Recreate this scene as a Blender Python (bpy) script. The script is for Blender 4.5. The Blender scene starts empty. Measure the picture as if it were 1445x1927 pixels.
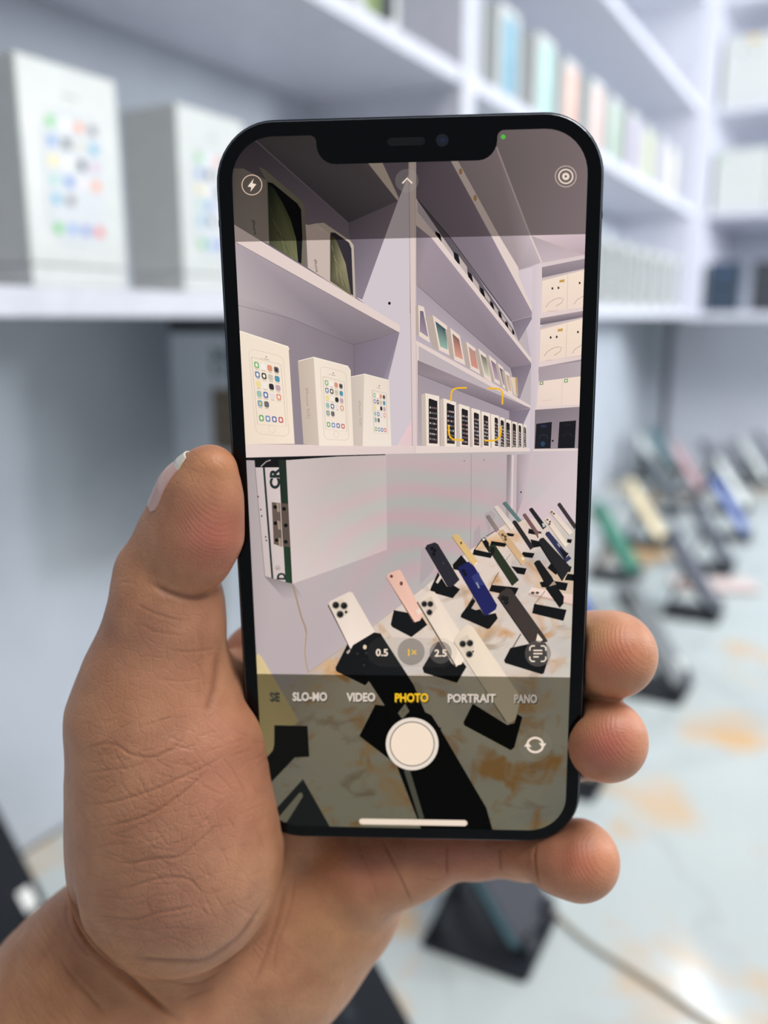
import bpy, bmesh, math, random
import numpy as np
from mathutils import Vector, Matrix

random.seed(7); np.random.seed(7)
sc = bpy.context.scene
COL = sc.collection

# ------------------------------------------------------------------ camera
F, CX, CY = 1620.0, 722.5, 963.5            # focal length and centre in pixels of the 1445 x 1927 frame
PITCH = math.radians(12.77)
ZC = 1.40                                   # eye height
SENS = 7.0
cam_d = bpy.data.cameras.new('camera')
cam = bpy.data.objects.new('camera', cam_d); COL.objects.link(cam)
cam.location = (0, 0, ZC)
cam.rotation_euler = (math.pi/2 - PITCH, 0, 0)
cam_d.sensor_fit = 'HORIZONTAL'; cam_d.sensor_width = SENS
cam_d.lens = SENS*F/1445.0
cam_d.clip_start = 0.01; cam_d.clip_end = 50
cam_d.dof.use_dof = True
cam_d.dof.focus_distance = 0.163
cam_d.dof.aperture_fstop = cam_d.lens/3.9
cam_d.dof.aperture_blades = 0
sc.camera = cam

# ------------------------------------------------------------------ colour management, world, lights
sc.view_settings.view_transform = 'Standard'
sc.view_settings.look = 'None'
sc.view_settings.gamma = 1.0
sc.view_settings.use_curve_mapping = False
sc.view_settings.exposure = 0.0
sc.cycles.use_denoising = True
sc.cycles.max_bounces = 8
sc.cycles.transparent_max_bounces = 24
sc.cycles.sample_clamp_indirect = 6.0

w = bpy.data.worlds.new('shop_light'); sc.world = w; w.use_nodes = True
bg = w.node_tree.nodes['Background']
bg.inputs[0].default_value = (0.86, 0.93, 1.0, 1); bg.inputs[1].default_value = 0.34

def area(name, loc, target, sx, sy, power, col):
    d = bpy.data.lights.new(name, 'AREA'); d.shape = 'RECTANGLE'; d.size = sx; d.size_y = sy
    d.energy = power; d.color = col
    o = bpy.data.objects.new(name, d); COL.objects.link(o); o.location = loc
    o.rotation_euler = (Vector(target)-Vector(loc)).to_track_quat('-Z', 'Y').to_euler()
    return o
area('ceiling_panel_light', (0.70, 0.05, 2.70), (0.30, 0.45, 0.9), 1.2, 0.7, 28, (1.0, 0.97, 0.93))
area('ceiling_tube_light', (1.07, 2.05, 2.70), (1.07, 2.05, 0.0), 0.09, 1.4, 6.5, (0.93, 0.97, 1.0))
area('ceiling_panel_light', (2.39, 0.40, 2.50), (1.7, 2.4, 1.2), 1.0, 0.6, 20, (0.93, 0.97, 1.0))
area('back_wall_fill', (2.23, 0.94, 1.88), (1.55, 2.45, 1.15), 0.9, 0.4, 47, (0.93, 0.97, 1.0))  # added fill lamp out of view, brightens the back wall below the shelves

# ------------------------------------------------------------------ helpers
FW = Vector((0, math.cos(PITCH), -math.sin(PITCH)))
UP = Vector((0, math.sin(PITCH), math.cos(PITCH)))
RT = Vector((1, 0, 0))
AZ = math.radians(28.9)                     # direction of the shelf wall
DS = Vector((math.sin(AZ), math.cos(AZ), 0)); DN = Vector((-math.cos(AZ), math.sin(AZ), 0))
ROTW = math.pi/2 - AZ                       # local x runs along the wall, local y into it
def W(s, n, z): return DS*s + DN*n + Vector((0, 0, z+ZC))
TABLE = -0.48                               # table top, relative to eye height

def srgb(c):
    c = np.asarray(c, float)/255.0
    return np.where(c <= 0.04045, c/12.92, ((c+0.055)/1.055)**2.4)
def lin(c): return tuple(float(v) for v in srgb(c))

MATS = {}
def mat(name, rgb=(128,128,128), rough=0.5, metal=0.0, spec=0.5, coat=0.0, emit=None, es=1.0):
    if name in MATS: return MATS[name]
    m = bpy.data.materials.new(name); m.use_nodes = True
    b = m.node_tree.nodes['Principled BSDF']
    b.inputs['Base Color'].default_value = (*lin(rgb), 1)
    b.inputs['Roughness'].default_value = rough; b.inputs['Metallic'].default_value = metal
    b.inputs['Specular IOR Level'].default_value = spec; b.inputs['Coat Weight'].default_value = coat
    if emit is not None:
        b.inputs['Emission Color'].default_value = (*lin(emit), 1); b.inputs['Emission Strength'].default_value = es
    MATS[name] = m
    return m
def nd(m, t, **kw):
    n = m.node_tree.nodes.new(t)
    for k, v in kw.items(): setattr(n, k, v)
    return n
def lk(m, a, b): m.node_tree.links.new(a, b)
def grain(m, scale, c1, c2, rough=None, bump=0.0, detail=4):
    """two-tone fine noise over the material's base colour, with light relief"""
    b = m.node_tree.nodes['Principled BSDF']
    tc = nd(m, 'ShaderNodeTexCoord'); nz = nd(m, 'ShaderNodeTexNoise')
    nz.inputs['Scale'].default_value = scale; nz.inputs['Detail'].default_value = detail
    lk(m, tc.outputs['Object'], nz.inputs['Vector'])
    r = nd(m, 'ShaderNodeValToRGB'); r.color_ramp.elements[0].position = .35; r.color_ramp.elements[1].position = .65
    r.color_ramp.elements[0].color = (*lin(c1), 1); r.color_ramp.elements[1].color = (*lin(c2), 1)
    lk(m, nz.outputs['Fac'], r.inputs['Fac']); lk(m, r.outputs['Color'], b.inputs['Base Color'])
    if bump:
        bp = nd(m, 'ShaderNodeBump'); bp.inputs['Strength'].default_value = bump; bp.inputs['Distance'].default_value = .001
        lk(m, nz.outputs['Fac'], bp.inputs['Height']); lk(m, bp.outputs['Normal'], b.inputs['Normal'])
    return m

def link(name, me, m=None, parent=None):
    o = bpy.data.objects.new(name, me); COL.objects.link(o)
    if m is not None and me is not None and not me.materials: me.materials.append(m)
    if parent is not None: o.parent = parent
    return o
def obj(name, bm, m=None, parent=None, smooth=False):
    bmesh.ops.recalc_face_normals(bm, faces=bm.faces)
    me = bpy.data.meshes.new(name); bm.to_mesh(me); bm.free()
    if smooth: me.shade_smooth()
    return link(name, me, m, parent)
def raw(name, vs, fs, m=None, parent=None, smooth=False):
    me = bpy.data.meshes.new(name); me.from_pydata([tuple(v) for v in vs], [], fs); me.update()
    if smooth: me.shade_smooth()
    return link(name, me, m, parent)
def thing(name, label, cat, loc=(0,0,0), rotz=0.0, group=None, me=None, m=None):
    o = bpy.data.objects.new(name, me); COL.objects.link(o)
    if me is not None and m is not None and not me.materials: me.materials.append(m)
    o.location = loc; o.rotation_euler = (0, 0, rotz)
    tag(o, label, cat, group); return o
def tag(o, label, cat, group=None):
    o['label'] = label; o['category'] = cat
    if group: o['group'] = group
    return o
def structure(o): o['kind'] = 'structure'; return o

def add_box(bm, x0, x1, y0, y1, z0, z1, bevel=0.0, seg=2):
    r = bmesh.ops.create_cube(bm, size=1.0); vs = r['verts']
    for v in vs:
        v.co = Vector(((x0+x1)/2+v.co.x*(x1-x0), (y0+y1)/2+v.co.y*(y1-y0), (z0+z1)/2+v.co.z*(z1-z0)))
    if bevel:
        es = list({e for v in vs for e in v.link_edges})
        bmesh.ops.bevel(bm, geom=es, offset=bevel, segments=seg, profile=.6, affect='EDGES')
    return bm
def box(name, x0, x1, y0, y1, z0, z1, m, parent=None, bevel=0.0, seg=2):
    return obj(name, add_box(bmesh.new(), x0, x1, y0, y1, z0, z1, bevel, seg), m, parent)
def rrect(wd, h, r, n=6):
    """rounded rectangle outline, counter-clockwise, centred"""
    pts = []
    for cx, cy, a0 in ((wd/2-r, h/2-r, 0), (-wd/2+r, h/2-r, 90), (-wd/2+r, -h/2+r, 180), (wd/2-r, -h/2+r, 270)):
        for i in range(n+1):
            a = math.radians(a0+90*i/n); pts.append((cx+r*math.cos(a), cy+r*math.sin(a)))
    return pts
def slab(name, outline, z0, z1, m, parent=None, xf=None, chamfer=0.0, smooth=False):
    """outline in local xy extruded from z0 to z1, with small chamfers on both rims; xf maps a point to the parent's space"""
    n = len(outline); rings = []
    cxm = sum(p[0] for p in outline)/n; cym = sum(p[1] for p in outline)/n
    def ring(z, ins):
        out = []
        for i, (x, y) in enumerate(outline):
            if ins:
                p, q = outline[i-1], outline[(i+1) % n]
                tx, ty = q[0]-p[0], q[1]-p[1]; l = math.hypot(tx, ty) or 1
                x, y = x - ty/l*ins, y + tx/l*ins
            out.append((x, y, z))
        return out
    lv = [(z0, chamfer), (z0+chamfer, 0), (z1-chamfer, 0), (z1, chamfer)] if chamfer else [(z0, 0), (z1, 0)]
    vs = [p for z, c in lv for p in ring(z, c)]
    fs = []
    for k in range(len(lv)-1):
        for i in range(n):
            j = (i+1) % n; fs.append((k*n+i, k*n+j, (k+1)*n+j, (k+1)*n+i))
    fs.append(tuple(range(n-1, -1, -1))); fs.append(tuple((len(lv)-1)*n+i for i in range(n)))
    if xf is not None: vs = [xf(Vector(v)) for v in vs]
    return raw(name, vs, fs, m, parent, smooth)
def disc(bm, c, r, h, axis='Z', n=20):
    mtx = Matrix.Translation(c)
    if axis == 'Y': mtx = mtx @ Matrix.Rotation(math.pi/2, 4, 'X')
    if axis == 'X': mtx = mtx @ Matrix.Rotation(math.pi/2, 4, 'Y')
    bmesh.ops.create_cone(bm, cap_ends=True, segments=n, radius1=r, radius2=r, depth=h, matrix=mtx)
    return bm
def tube(name, pts, r, m, parent=None, n=8):
    """round cable through points"""
    pts = [Vector(p) for p in pts]; vs = []; fs = []
    for i, p in enumerate(pts):
        t = (pts[min(i+1, len(pts)-1)]-pts[max(i-1, 0)]).normalized()
        a = t.cross(Vector((0, 0, 1)) if abs(t.z) < .9 else Vector((1, 0, 0))).normalized(); b = t.cross(a)
        for k in range(n):
            q = 2*math.pi*k/n; vs.append(p+a*r*math.cos(q)+b*r*math.sin(q))
    for i in range(len(pts)-1):
        for k in range(n):
            l = (k+1) % n; fs.append((i*n+k, i*n+l, (i+1)*n+l, (i+1)*n+k))
    fs.append(tuple(range(n))); fs.append(tuple((len(pts)-1)*n+k for k in range(n)))
    return raw(name, vs, fs, m, parent, True)
def spline(pts, per=8):
    """Catmull-Rom through the points"""
    p = [np.array(q, float) for q in pts]; p = [2*p[0]-p[1]]+p+[2*p[-1]-p[-2]]; out = []
    for i in range(1, len(p)-2):
        for k in range(per):
            t = k/per
            out.append(.5*((2*p[i])+(p[i+1]-p[i-1])*t+(2*p[i-1]-5*p[i]+4*p[i+1]-p[i+2])*t*t+(3*p[i]-p[i-1]-3*p[i+1]+p[i+2])*t**3))
    out.append(p[-2]); return out
def on_table(px, py, z=TABLE):
    """the point of the level z below the photograph's pixel, as wall coordinates s, n"""
    d = FW + RT*((px-CX)/F) + UP*((CY-py)/F); P = d*(z/d.z)
    return P.dot(DS), P.dot(DN)

# ------------------------------------------------------------------ materials of the place
M_shelf = grain(mat('white_laminate', (214, 215, 225), 0.38), 60, (210, 211, 221), (218, 219, 229), bump=.02)
M_wall = grain(mat('lilac_grey_panel', (190, 196, 205), 0.5), 12, (186, 192, 201), (194, 200, 209), bump=.02)
M_ceil = grain(mat('ceiling_paint', (225, 225, 228), 0.8), 20, (221, 221, 224), (229, 229, 232))
M_floor = grain(mat('floor_tile', (120, 118, 116), 0.4), 6, (112, 110, 108), (128, 126, 124))
M_card = grain(mat('white_card', (208, 214, 209), 0.32), 90, (207, 210, 207), (213, 216, 213), bump=.01)
M_black = mat('black_plastic', (22, 25, 31), 0.35)
M_stand = grain(mat('black_coated_metal', (30, 33, 40), 0.42, 0.0), 300, (27, 30, 37), (34, 37, 44), bump=.05)
M_hole = mat('dark_hole', (12, 12, 14), 0.9)
M_edge = mat('raw_board_edge', (150, 128, 100), 0.8)

M_marble = mat('polished_marble', (226, 232, 232), 0.12, spec=0.5)
def marble(m, emit=False):
    nt = m.node_tree; b = nt.nodes['Principled BSDF']
    tc = nd(m, 'ShaderNodeTexCoord'); mp = nd(m, 'ShaderNodeMapping'); lk(m, tc.outputs['Object'], mp.inputs['Vector'])
    wp = nd(m, 'ShaderNodeTexNoise'); wp.inputs['Scale'].default_value = 5; wp.inputs['Detail'].default_value = 5
    lk(m, mp.outputs['Vector'], wp.inputs['Vector'])
    ad = nd(m, 'ShaderNodeVectorMath', operation='MULTIPLY_ADD'); ad.inputs[1].default_value = (.16, .16, .16)
    lk(m, wp.outputs['Color'], ad.inputs[0]); lk(m, mp.outputs['Vector'], ad.inputs[2])
    n1 = nd(m, 'ShaderNodeTexNoise'); n1.inputs['Scale'].default_value = 4.6; n1.inputs['Detail'].default_value = 6; n1.inputs['Roughness'].default_value = .62
    lk(m, ad.outputs[0], n1.inputs['Vector'])
    r1 = nd(m, 'ShaderNodeValToRGB'); e = r1.color_ramp.elements
    e[0].position = .55; e[0].color = (0, 0, 0, 1); e[1].position = .70; e[1].color = (1, 1, 1, 1)
    acc = n1.outputs['Fac']
    for s_, n_, rad in ((1.00, .095, .095), (.82, .130, .085), (.75, .16, .04), (.545, .285, .03), (.455, .25, .025), (1.77, .37, .07), (1.32, .13, .05)):
        ds = nd(m, 'ShaderNodeVectorMath', operation='DISTANCE'); ds.inputs[1].default_value = (s_, n_, TABLE); lk(m, tc.outputs['Object'], ds.inputs[0])
        mr = nd(m, 'ShaderNodeMapRange'); mr.inputs[1].default_value = 0; mr.inputs[2].default_value = rad; mr.inputs[3].default_value = .20; mr.inputs[4].default_value = 0; lk(m, ds.outputs['Value'], mr.inputs[0])
        sm = nd(m, 'ShaderNodeMath', operation='ADD'); lk(m, acc, sm.inputs[0]); lk(m, mr.outputs[0], sm.inputs[1]); acc = sm.outputs[0]
    lk(m, acc, r1.inputs['Fac'])
    n2 = nd(m, 'ShaderNodeTexNoise'); n2.inputs['Scale'].default_value = 3.1; n2.inputs['Detail'].default_value = 8; n2.inputs['Distortion'].default_value = .8
    lk(m, ad.outputs[0], n2.inputs['Vector'])
    r2 = nd(m, 'ShaderNodeValToRGB'); e = r2.color_ramp.elements
    e[0].position = .46; e[0].color = (0, 0, 0, 1); e[1].position = .5; e[1].color = (1, 1, 1, 1)
    x = r2.color_ramp.elements.new(.54); x.color = (0, 0, 0, 1)
    lk(m, n2.outputs['Fac'], r2.inputs['Fac'])
    mx1 = nd(m, 'ShaderNodeMixRGB'); mx1.inputs[1].default_value = (*lin((198, 206, 204)), 1); mx1.inputs[2].default_value = (*lin((172, 178, 178)), 1)
    ml = nd(m, 'ShaderNodeMath', operation='MULTIPLY'); ml.inputs[1].default_value = .38
    lk(m, r2.outputs['Color'], ml.inputs[0]); lk(m, ml.outputs[0], mx1.inputs[0])
    mx2 = nd(m, 'ShaderNodeMixRGB'); mx2.inputs[2].default_value = (*lin((222, 176, 116)), 1)
    ml2 = nd(m, 'ShaderNodeMath', operation='MULTIPLY'); ml2.inputs[1].default_value = .85
    lk(m, r1.outputs['Color'], ml2.inputs[0]); lk(m, ml2.outputs[0], mx2.inputs[0]); lk(m, mx1.outputs[0], mx2.inputs[1])
    lk(m, mx2.outputs[0], b.inputs['Base Color'])
    return mp
mp_marble = marble(M_marble)

# ------------------------------------------------------------------ room shell
def wbox(name, s0, s1, n0, n1, z0, z1, m, parent=None, bevel=0.0):
    """box in wall coordinates, at top level or under a thing placed at W(0,0,-ZC)"""
    o = box(name, s0, s1, n0, n1, z0, z1, m, parent, bevel)
    if parent is None:
        o.location = (0, 0, ZC); o.rotation_euler = (0, 0, ROTW)
    return o
structure(wbox('floor', -2.6, 3.2, -3.2, 0.75, -ZC-.05, -ZC, M_floor))
structure(wbox('ceiling', -2.6, 3.2, -3.2, 0.75, 1.35, 1.40, M_ceil))
wl = structure(wbox('wall_left', -2.6, 3.0, .66, .75, -ZC, 1.35, M_wall))
wb = structure(wbox('wall_back', 2.96, 3.06, -3.2, .66, -ZC, 1.35, M_wall))
# facing panels of the walls below the shelves, with a joint between them
for i, (a, b) in enumerate(((-2.0, 1.018), (1.02, 1.618), (1.62, 2.96))):
    o = box('panel', a, b, .63, .66, TABLE, .0, M_wall, wl, .0015)
for i, (a, b) in enumerate(((-3.0, -.802), (-.8, .55))):
    o = box('panel', 2.93, 2.96, a, b, TABLE, .0, M_shelf, wb, .0015)
structure(wbox('trim_1', 2.905, 2.93, .575, .63, TABLE, 0.0, M_wall, None, .002))

# ------------------------------------------------------------------ shelf units
def unit(name, label):
    t = thing(name, label, 'shelf unit', (0, 0, ZC), ROTW); return t
U = unit('wall_shelf', 'white laminate shelves along the wall above the marble counter, end panel at the corner')
TH = .018
def board(s0, s1, n0, n1, z, par, nm='shelf'): return box(nm, s0, s1, n0, n1, z, z+TH, M_shelf, par, .0008)
for z in (0.0, .262, .516, .772, 1.03):
    board(-1.2, .985, .443, .642, z, U); board(1.019, 2.482, .443, .642, z, U)
for a, b in ((.985, 1.003), (1.003, 1.019), (2.482, 2.50)):
    box('side_panel', a, b, .440, .645, -.002, 1.34, M_shelf, U, .0008)
box('back_panel', -1.2, 2.482, .643, .653, 0, 1.34, M_wall, U)
for s_, n_, z_, sd in ((.985, .50, .20, -1), (2.482, .52, .36, -1), (2.482, .56, .12, -1), (2.482, .49, .62, -1)):
    bm = bmesh.new(); disc(bm, (s_-.0004, n_, z_), .0035, .001, 'X', 12); obj('peg_hole', bm, M_hole, U)
V = unit('corner_shelf', 'white laminate shelves on the back wall beside the corner, holding pale boxes')
for z in (0.0, .262, .516, .772, 1.03):
    box('shelf', 2.506, 2.93, -1.6, .412, z-.006, z+TH-.006, M_shelf, V, .0008)
box('side_panel', 2.502, 2.93, .412, .440, -.008, 1.34, M_shelf, V, .0008)
box('side_panel', 2.506, 2.93, -1.618, -1.6, -.008, 1.34, M_shelf, V, .0008)
box('back_panel', 2.93, 2.945, -1.6, .412, 0, 1.34, M_wall, V)

# ------------------------------------------------------------------ counter
T = thing('counter', 'long counter with a polished white marble top veined in grey and ochre', 'counter', (0, 0, ZC), ROTW)
box('marble_top', -1.0, 2.925, -.62, .628, TABLE-.03, TABLE, M_marble, T, .002)
box('body', -.95, 2.92, -.57, .62, -ZC, TABLE-.03, M_shelf, T)
# ------------------------------------------------------------------ boxes on the shelves
ICON = [[(110,200,110),(240,238,240),(235,150,110),(110,110,118)],
        [(90,140,200),(60,62,66),(205,200,180),(70,160,195)],
        [(240,222,140),(238,236,232),(40,44,50),(200,170,190)],
        [(150,200,190),(70,120,200),(232,222,224),(240,150,110)],
        [(90,170,200),(110,112,118),None,None],
        [(80,190,90),(110,150,215),(90,120,200),(225,90,95)]]
MV = mat('printed_ink', rough=.35)
_a = nd(MV, 'ShaderNodeAttribute'); _a.attribute_name = 'Col'
lk(MV, _a.outputs['Color'], MV.node_tree.nodes['Principled BSDF'].inputs['Base Color'])
def coloured(name, vs, fs, cols, m, parent=None, smooth=False):
    """mesh with one colour per face"""
    me = bpy.data.meshes.new(name); me.from_pydata([tuple(v) for v in vs], [], fs); me.update()
    at = me.color_attributes.new('Col', 'FLOAT_COLOR', 'CORNER'); buf = []
    for f, c in zip(fs, cols): buf += [*lin(c), 1.0]*len(f)
    at.data.foreach_set('color', buf); me.materials.append(m)
    return link(name, me, None, parent)
def ink(name, rects, y, parent):
    """flat print on a box front at local y: list of (x0,x1,z0,z1,colour)"""
    vs, fs, cs = [], [], []
    for k, (x0, x1, z0, z1, c) in enumerate(rects):
        yy = y - .00004*(k > 0); r = min(x1-x0, z1-z0)*.22; i = len(vs)
        q = [(x0+r,z0),(x1-r,z0),(x1,z0+r),(x1,z1-r),(x1-r,z1),(x0+r,z1),(x0,z1-r),(x0,z0+r)]
        vs += [(a, yy, b) for a, b in q]; fs.append(tuple(range(i, i+8))); cs.append(c)
    return coloured(name, vs, fs, cs, MV, parent)
def carton(label, s, n, z, wd, dp, h, screen, group=None, rot=0.0, name='phone_box', m=None):
    """box standing on a shelf, its front left corner at s, n; screen = print rectangles in the front's own width and height (0..1)"""
    t = thing(name, label, 'box', W(s, n, z), ROTW+rot, group)
    m = m or M_card
    box('lid', 0, wd, 0, dp, h*.10, h, m, t, .0016)
    box('tray', .0006, wd-.0006, .0006, dp-.0006, .0, h*.10-.0004, m, t, .001)
    if screen: ink('printed_front', [(a*wd, b*wd, c*h, d*h, col) for a, b, c, d, col in screen], -.0003, t)
    return t
def home_screen(bgc=(206, 210, 214), dark=False):
    R = [(.20, .80, .20, .80, bgc)]
    for r, row in enumerate(ICON):
        for c, col in enumerate(row):
            if col is None: continue
            x = .245+c*.14; zt = .765-r*.085 if r < 5 else .295
            R.append((x, x+.09, zt-.048, zt, tuple(int(v*.86+.14*226) for v in col)))
    R.append((.42, .58, .865, .872, (150, 150, 150))); R.append((.46, .54, .12, .165, (214, 216, 214))); return R
HS = home_screen()
Z0 = TH+.0004
carton('white phone box showing a coloured app grid, leftmost on the lower wall shelf', .372, .450, Z0, .079, .055, .132, HS, 'app grid phone boxes')
carton('white phone box with app grid, second on the lower shelf, cut by the held phone', .508, .450, Z0, .077, .055, .131, HS, 'app grid phone boxes')
carton('white phone box with faint app grid, third on the lower wall shelf', .640, .452, Z0, .075, .055, .130, HS, 'app grid phone boxes')
DS_ = [(.24, .76, .09, .90, (62, 64, 70))]+[(.29+.11*c, .37+.11*c, .14+.1*r, .20+.1*r, random.choice([(190,190,195),(120,125,140),(170,90,80),(90,130,150)])) for r in range(6) for c in range(4)]
where = ['first after the divider', 'second after the divider', 'third after the divider', 'fourth after the divider', 'fifth after the divider', 'sixth after the divider',
         'fifth from the corner', 'fourth from the corner', 'third from the corner', 'second from the corner', 'nearest the corner']
for i in range(11):
    carton('tall white phone box with a dark screen picture, lower shelf, '+where[i], 1.055+i*.128, .452, Z0, .062, .05, .128, DS_, 'dark screen phone boxes')
tones = [((122,126,150),'slate'),((70,140,168),'teal blue'),((150,208,196),'mint'),((236,160,130),'coral'),((232,184,170),'salmon'),((150,180,150),'sage'),((170,150,190),'violet'),((205,208,150),'lime'),((190,175,195),'mauve'),((225,210,180),'cream')]
for i, (c, nm) in enumerate(tones):
    carton('slim white phone box with a %s screen picture on the middle shelf' % nm, 1.035+i*.142, .470+.004*(i % 2), .262+Z0, .076, .03, .128,
           [(.20, .84, .10, .92, tuple(int(v*.75+55) for v in c)), (.28, .76, .5, .86, tuple(min(255, int(v*.7+75)) for v in c))], 'picture phone boxes')
for i in range(4):
    carton('small white and black box on the upper shelf, '+['first', 'second', 'third', 'last'][i]+' towards the corner', 1.55+i*.22, .50, .516+Z0, .08, .06, .07, [(.1, .4, .1, .9, (30, 32, 36))], 'upper shelf boxes')
for i, s in enumerate((.66, .80)):
    carton('white phone box with a green planet picture, '+['left', 'right'][i]+' of two on the upper left shelf', s, .47, .262+Z0, .085, .05, .155,
           [(.14, .86, .08, .94, (30, 32, 34)), (.14, .5, .08, .7, (120, 140, 80))], 'planet picture boxes')
# back wall unit
def bcarton(label, n, z, wd, h, dp, m, prints, group):
    """box on the corner unit: faces the room, left edge at n"""
    t = thing('accessory_box', label, 'box', W(2.53, n, z), ROTW-math.pi/2, group)
    box('lid', 0, wd, 0, dp, h*.08, h, m, t, .0015); box('tray', .0006, wd-.0006, .0006, dp-.0006, 0, h*.08-.0004, m, t, .001)
    if prints: ink('printed_front', [(a*wd, b*wd, c*h, d*h, col) for a, b, c, d, col in prints], -.0003, t)
    return t
M_dbox = grain(mat('dark_blue_card', (52, 66, 82), .4), 80, (46, 60, 76), (58, 72, 88))
M_dbox2 = grain(mat('charcoal_card', (58, 60, 66), .4), 80, (54, 56, 62), (64, 66, 72))
bcarton('dark blue product box on the bottom shelf beside the white corner post', .398, Z0-.006, .080, .130, .06, M_dbox, [(.36,.64,.72,.86,(70,92,128)), (.3,.7,.2,.22,(90,110,135))], 'dark product boxes')
bcarton('charcoal product box on the bottom shelf at the frame edge', .286, Z0-.006, .080, .130, .06, M_dbox2, [(.3,.7,.3,.31,(90,92,98))], 'dark product boxes')
for lv, (z, nm, h) in enumerate(((.256, 'middle', .15), (.51, 'upper', .165))):
    for k in range(2):
        lp = [(.42, .62, .90, .97, (222, 180, 80))] if lv else [(.06, .16, .84, .92, (150, 190, 150))]
        lp += [(.28, .34, .74, .78, (80, 82, 86)), (.52, .58, .74, .78, (80, 82, 86))] if lv else []
        bcarton('white accessory box on the %s shelf of the corner unit, %s' % (nm, ['beside the post', 'second from the post'][k]), .400-k*.1335, z+TH+.0005, .131, h, .09, M_card, lp, 'white accessory boxes')

# ------------------------------------------------------------------ hinged board under the lower shelf
M_green = grain(mat('green_edge_band', (46, 72, 62), .5), 40, (40, 64, 56), (52, 80, 68))
M_brass = mat('worn_brass', (120, 108, 92), .4, .8)
H = thing('hinged_board', 'white board hanging below the shelf on a hinge, green edge with dark lettering', 'board', (0, 0, ZC), ROTW)
box('panel', .606, .93, .470, .474, -.186, -.004, M_shelf, H, .0008)
box('edge_band', .600, .606, .470, .484, -.186, -.004, M_green, H)
box('frame', .600, .93, .484, .552, -.180, -.004, M_wall, H, .0008)
box('top_strip', .599, .606, .474, .552, -.0135, -.0035, M_black, H)
box('hinge', .5985, .6002, .476, .505, -.115, -.062, M_brass, H)
bm = bmesh.new(); disc(bm, (.598, .490, -.0885), .0028, .055, 'Z', 10); obj('hinge_pin', bm, M_brass, H)
for k in range(3):
    for n_ in (.480, .500):
        bm = bmesh.new(); disc(bm, (.5983, n_, -.070-.018*k), .0024, .001, 'X', 10); obj('screw', bm, M_black, H)
def text_mesh(s, bold=0.0):
    """2D outline of a word: vertices with cap height about 0.73, faces, width"""
    cu = bpy.data.curves.new('lettering', 'FONT'); cu.body = s; cu.size = 1.0; cu.offset = bold; cu.resolution_u = 3
    o = bpy.data.objects.new('lettering', cu); COL.objects.link(o)
    dg = bpy.context.evaluated_depsgraph_get(); dg.update()
    me = bpy.data.meshes.new_from_object(o.evaluated_get(dg))
    vs = [(v.co.x, v.co.y) for v in me.vertices]; fs = [tuple(p.vertices) for p in me.polygons]
    bpy.data.objects.remove(o); bpy.data.meshes.remove(me); bpy.data.curves.remove(cu)
    return vs, fs
for s_, z_ in (('CR', -.040), ('D', -.168)):
    vs, fs = text_mesh(s_, .02)
    raw('lettering', [(.5998, .505-y*.026, z_+x*.020-.012) for x, y in vs], fs, M_green, H)
# beige wire down the wall from the board and along the table
M_wire = mat('beige_wire', (186, 178, 160), .5)
tag(tube('cable', [W(.745+.004*math.sin(k), .624, -.19-.04*k) for k in range(7)]+[W(.75, .622, -.455), W(.755, .612, TABLE+.003)], .0022, M_wire), 'thin beige cable running down the wall below the hinged board', 'cable')
pts = []
for px, py in ((1010, 1672), (1050, 1722), (1110, 1775), (1200, 1832), (1290, 1893), (1370, 1950), (1450, 2020)):
    s, n = on_table(px, py, TABLE+.002); pts.append(W(s, n, TABLE+.0022))
tag(tube('cable', spline(pts), .0018, M_wire), 'thin beige cable trailing across the marble from the nearest stand', 'cable')

# ------------------------------------------------------------------ phones on stands
def slope(th, y0, z0):
    """maps a phone-local point (x across, y up the phone, z out of its visible back) into the thing's space: leaning back towards +y"""
    c, s_ = math.cos(th), math.sin(th)
    return lambda v: Vector((v.x, y0+v.y*c-v.z*s_, z0+v.y*s_+v.z*c))
M_lens = mat('lens_glass', (10, 11, 15), .08)
M_stick = grain(mat('white_sticker', (232, 232, 228), .5), 60, (226, 226, 222), (238, 238, 234))
TILT = math.radians(55)
def stand(label, s, n, rz=0.0):
    t = thing('phone_stand', label, 'phone stand', W(s, n, TABLE), ROTW+rz, 'black phone stands')
    slab('base_plate', rrect(.090, .088, .006, 4), 0, .003, M_stand, t, chamfer=.0006)
    # arm rises from the wall side of the base to the cradle; two straps leave a slot
    for sx in (-1, 1):
        x0, x1 = sorted((sx*.016, sx*.036))
        v = [(x0,.040,.003),(x1,.040,.003),(x1,.043,.003),(x0,.043,.003),(x0,.012,.075),(x1,.012,.075),(x1,.0152,.0765),(x0,.0152,.0765)]
        raw('arm', v, [(0,1,5,4),(1,2,6,5),(2,3,7,6),(3,0,4,7),(4,5,6,7),(3,2,1,0)], M_stand, t)
    f = slope(TILT, -.032, .012)
    slab('cradle', rrect(.072, .092, .005, 4), -.0025, -.0002, M_stand, t, xf=lambda v: f(Vector((v.x, v.y+.046, v.z))))
    for sx in (-1, 1):
        bm = bmesh.new(); add_box(bm, sx*.024-.008, sx*.024+.008, -.003, 0.0, -.0025, .012, .0006)
        add_box(bm, sx*.024-.008, sx*.024+.008, 0.0, .006, .0095, .012, .0006)
        for v in bm.verts: v.co = f(v.co)
        obj('lip', bm, M_stand, t)
    return t
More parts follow.
